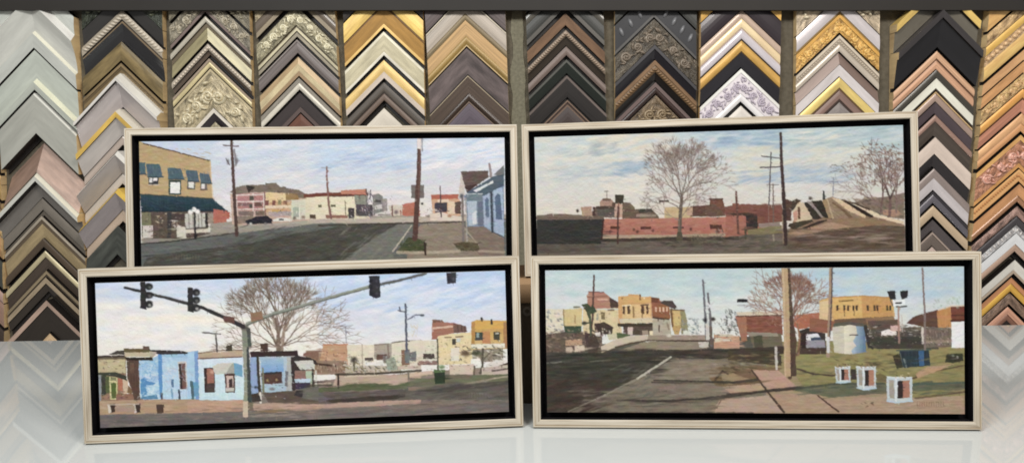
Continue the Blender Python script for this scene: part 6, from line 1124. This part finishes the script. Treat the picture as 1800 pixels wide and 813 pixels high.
# ------------------------------------------------------------------ framed paintings
FW, FH, RAIL, GAPW, FD = 1.0, 0.39621, .0182, .0150, .040
def rail_mat():
    m, N, L, B = node_mat('whitewashed_wood')
    uv = N.new('ShaderNodeUVMap'); oi = N.new('ShaderNodeObjectInfo')
    cb = N.new('ShaderNodeCombineXYZ'); ml = N.new('ShaderNodeMath'); ml.operation = 'MULTIPLY'; ml.inputs[1].default_value = 31
    L.new(oi.outputs['Random'], ml.inputs[0]); L.new(ml.outputs[0], cb.inputs[2])
    mp = N.new('ShaderNodeMapping'); mp.inputs['Scale'].default_value = (5, 260, 1); L.new(uv.outputs[0], mp.inputs[0])
    ad = N.new('ShaderNodeVectorMath'); ad.operation = 'ADD'; L.new(mp.outputs[0], ad.inputs[0]); L.new(cb.outputs[0], ad.inputs[1])
    nz = N.new('ShaderNodeTexNoise'); nz.inputs['Scale'].default_value = 1; nz.inputs['Detail'].default_value = 6; nz.inputs['Roughness'].default_value = .6; L.new(ad.outputs[0], nz.inputs['Vector'])
    cr = N.new('ShaderNodeValToRGB'); e = cr.color_ramp.elements
    e[0].position = .28; e[0].color = lin((146, 130, 110), GAIN_FRAME); e[1].position = .72; e[1].color = lin((223, 214, 199), GAIN_FRAME)
    k = e.new(.5); k.color = lin((202, 191, 172), GAIN_FRAME)
    L.new(nz.outputs['Fac'], cr.inputs[0]); L.new(cr.outputs[0], B.inputs['Base Color'])
    B.inputs['Roughness'].default_value = .5; B.inputs['Specular IOR Level'].default_value = .3
    bp = N.new('ShaderNodeBump'); bp.inputs['Strength'].default_value = .15; bp.inputs['Distance'].default_value = .001
    L.new(nz.outputs['Fac'], bp.inputs['Height']); L.new(bp.outputs[0], B.inputs['Normal'])
    return m
RAILM = rail_mat()
BLACK = simple_mat('black_liner', (15, 13, 16), .75, amp=.2, scale=60, spec=.15)
LINE = simple_mat('dark_rail_edge', (168, 148, 118), .6, amp=.1, scale=60, spec=.2)
EDGEM = simple_mat('canvas_edge', (196, 192, 184), .8, amp=.08, scale=60, spec=.1)

def paint_mat(i):
    m, N, L, B = node_mat('oil_paint')
    at = N.new('ShaderNodeAttribute'); at.attribute_name = 'pigment'; L.new(at.outputs['Color'], B.inputs['Base Color'])
    tc = N.new('ShaderNodeTexCoord'); mp = N.new('ShaderNodeMapping'); mp.inputs['Scale'].default_value = (60, 60, 220); mp.inputs['Location'].default_value = (i * 3.1, 0, 0)
    nz = N.new('ShaderNodeTexNoise'); nz.inputs['Scale'].default_value = 1; nz.inputs['Detail'].default_value = 4
    L.new(tc.outputs['Object'], mp.inputs[0]); L.new(mp.outputs[0], nz.inputs['Vector'])
    bp = N.new('ShaderNodeBump'); bp.inputs['Strength'].default_value = .25; bp.inputs['Distance'].default_value = .0012
    L.new(nz.outputs['Fac'], bp.inputs['Height']); L.new(bp.outputs[0], B.inputs['Normal'])
    B.inputs['Roughness'].default_value = .5; B.inputs['Specular IOR Level'].default_value = .22
    return m

def framed(label, loc, yaw, lean, roll, artist, seed):
    M3 = rotm('z', yaw) @ rotm('x', -lean) @ rotm('y', roll)
    root = empty('framed_painting', loc); tag(root, label, 'framed painting', 'four framed street paintings')
    root.matrix_world = Matrix([list(M3[i]) + [loc[i]] for i in range(3)] + [[0, 0, 0, 1]])
    # four mitred rails: section across the rail = (inset from the outer edge, depth behind the face)
    sec = [(0, FD), (0, .0015), (.0012, 0), (.0040, 0), (.0046, .0009), (.0054, 0), (RAIL - .0022, 0), (RAIL, .0022), (RAIL, FD)]
    x0, x1, z0, z1 = -FW / 2, FW / 2, 0.0, FH
    cor = [(x0, z0, 1, 1), (x1, z0, -1, 1), (x1, z1, -1, -1), (x0, z1, 1, -1)]
    for i in range(4):
        A, Bc = cor[i], cor[(i + 1) % 4]
        V, UV, MI = [], [], []
        for (cx, cz, sx, sz) in (A, Bc):
            for (ins, dp) in sec:
                V.append((cx + sx * ins, dp, cz + sz * ins))
                UV.append(((cx + sx * ins) if i % 2 == 0 else (cz + sz * ins), ins + dp * .37 + i))
        n = len(sec); F = [(k, k + 1, n + k + 1, n + k) for k in range(n - 1)] + [(n - 1, 0, n, 2 * n - 1)] + [tuple(range(n)), tuple(range(2 * n - 1, n - 1, -1))]
        MI = [1 if k == n - 2 else (2 if k in (3, 4) else 0) for k in range(n - 1)] + [0, 0, 0]
        o = mesh_obj('rail', V, F, [RAILM, BLACK, LINE], root, MI, UV); fix_normals(o)
    v, f = box_vf(x0 + RAIL + .0005, x1 - RAIL - .0005, FD - .008, FD - .002, z0 + RAIL + .0005, z1 - RAIL - .0005)
    mesh_obj('backing_board', v, f, BLACK, root)
    # the painted canvas floating inside the frame
    ix = RAIL + GAPW; cx0, cx1, cz0, cz1, cy = x0 + ix, x1 - ix, z0 + ix, z1 - ix, .0095
    wpt = lambda x, y, z: M3 @ np.array([x, y, z]) + np.array(loc)
    pc = to_px(np.array([wpt(cx0, cy, cz1), wpt(cx1, cy, cz1), wpt(cx1, cy, cz0), wpt(cx0, cy, cz0)]))
    p = Painting([tuple(q) for q in pc], seed); artist(p); p.dabs(5000, al=.6); rgb = p.final()
    gx = np.linspace(cx0, cx1, CNX); gz = np.linspace(cz1, cz0, CNZ)
    X, Z = np.meshgrid(gx, gz); lum = rgb.mean(-1)
    Y = cy - .0006 * (lum - .3) - .0004 * p.ni[::2, ::2]                 # thick paint stands proud
    Y[0] = Y[-1] = cy; Y[:, 0] = Y[:, -1] = cy
    ng = CNX * CNZ
    V = np.stack([X, Y, Z], -1).reshape(-1, 3)
    back = np.array([(cx0, FD - .008, cz1), (cx1, FD - .008, cz1), (cx1, FD - .008, cz0), (cx0, FD - .008, cz0),
                     (cx0, cy, cz1), (cx1, cy, cz1), (cx1, cy, cz0), (cx0, cy, cz0)])
    V = np.concatenate([V, back]).astype(np.float32)
    ii, jj = np.meshgrid(np.arange(CNZ - 1), np.arange(CNX - 1), indexing='ij'); a = (ii * CNX + jj).ravel()
    Q = np.stack([a, a + CNX, a + CNX + 1, a + 1], 1)
    S = np.array([(ng + 4 + k, ng + 4 + (k + 1) % 4, ng + (k + 1) % 4, ng + k) for k in range(4)])
    Q = np.concatenate([Q, S]).astype(np.int32)
    me = bpy.data.meshes.new('canvas'); me.vertices.add(len(V)); me.vertices.foreach_set('co', V.ravel())
    me.loops.add(Q.size); me.loops.foreach_set('vertex_index', Q.ravel())
    me.polygons.add(len(Q)); me.polygons.foreach_set('loop_start', np.arange(len(Q), dtype=np.int32) * 4)
    me.materials.append(paint_mat(seed)); me.materials.append(EDGEM)
    mi = np.zeros(len(Q), np.int32); mi[-4:] = 1; me.polygons.foreach_set('material_index', mi)
    me.update(calc_edges=True); me.validate()
    ca = me.color_attributes.new('pigment', 'FLOAT_COLOR', 'POINT')
    c4 = np.ones((len(V), 4), np.float32); c4[:ng, :3] = rgb.reshape(-1, 3); c4[ng:, :3] = .5
    ca.data.foreach_set('color', c4.ravel())
    o = bpy.data.objects.new('canvas', me); COL.objects.link(o); o.parent = root

framed('framed painting of a tan corner building with a long teal awning', (-.48189, 1.8803, .32083), .05598, .10494, .01039, paint_rear_left, 100)
framed('framed painting of a bare tree behind a low red brick wall', (.53011, 1.87133, .31991), -.0695, .10389, -.01022, paint_rear_right, 200)
framed('framed painting of a pale blue shop behind a traffic signal mast', (-.48228, 1.63837, .00383), .0473, .09546, -.00083, paint_front_left, 300)
framed('framed painting of a wide road and grass with three white planters', (.5374, 1.6176, .00377), -.0741, .09616, 0, paint_front_right, 400)
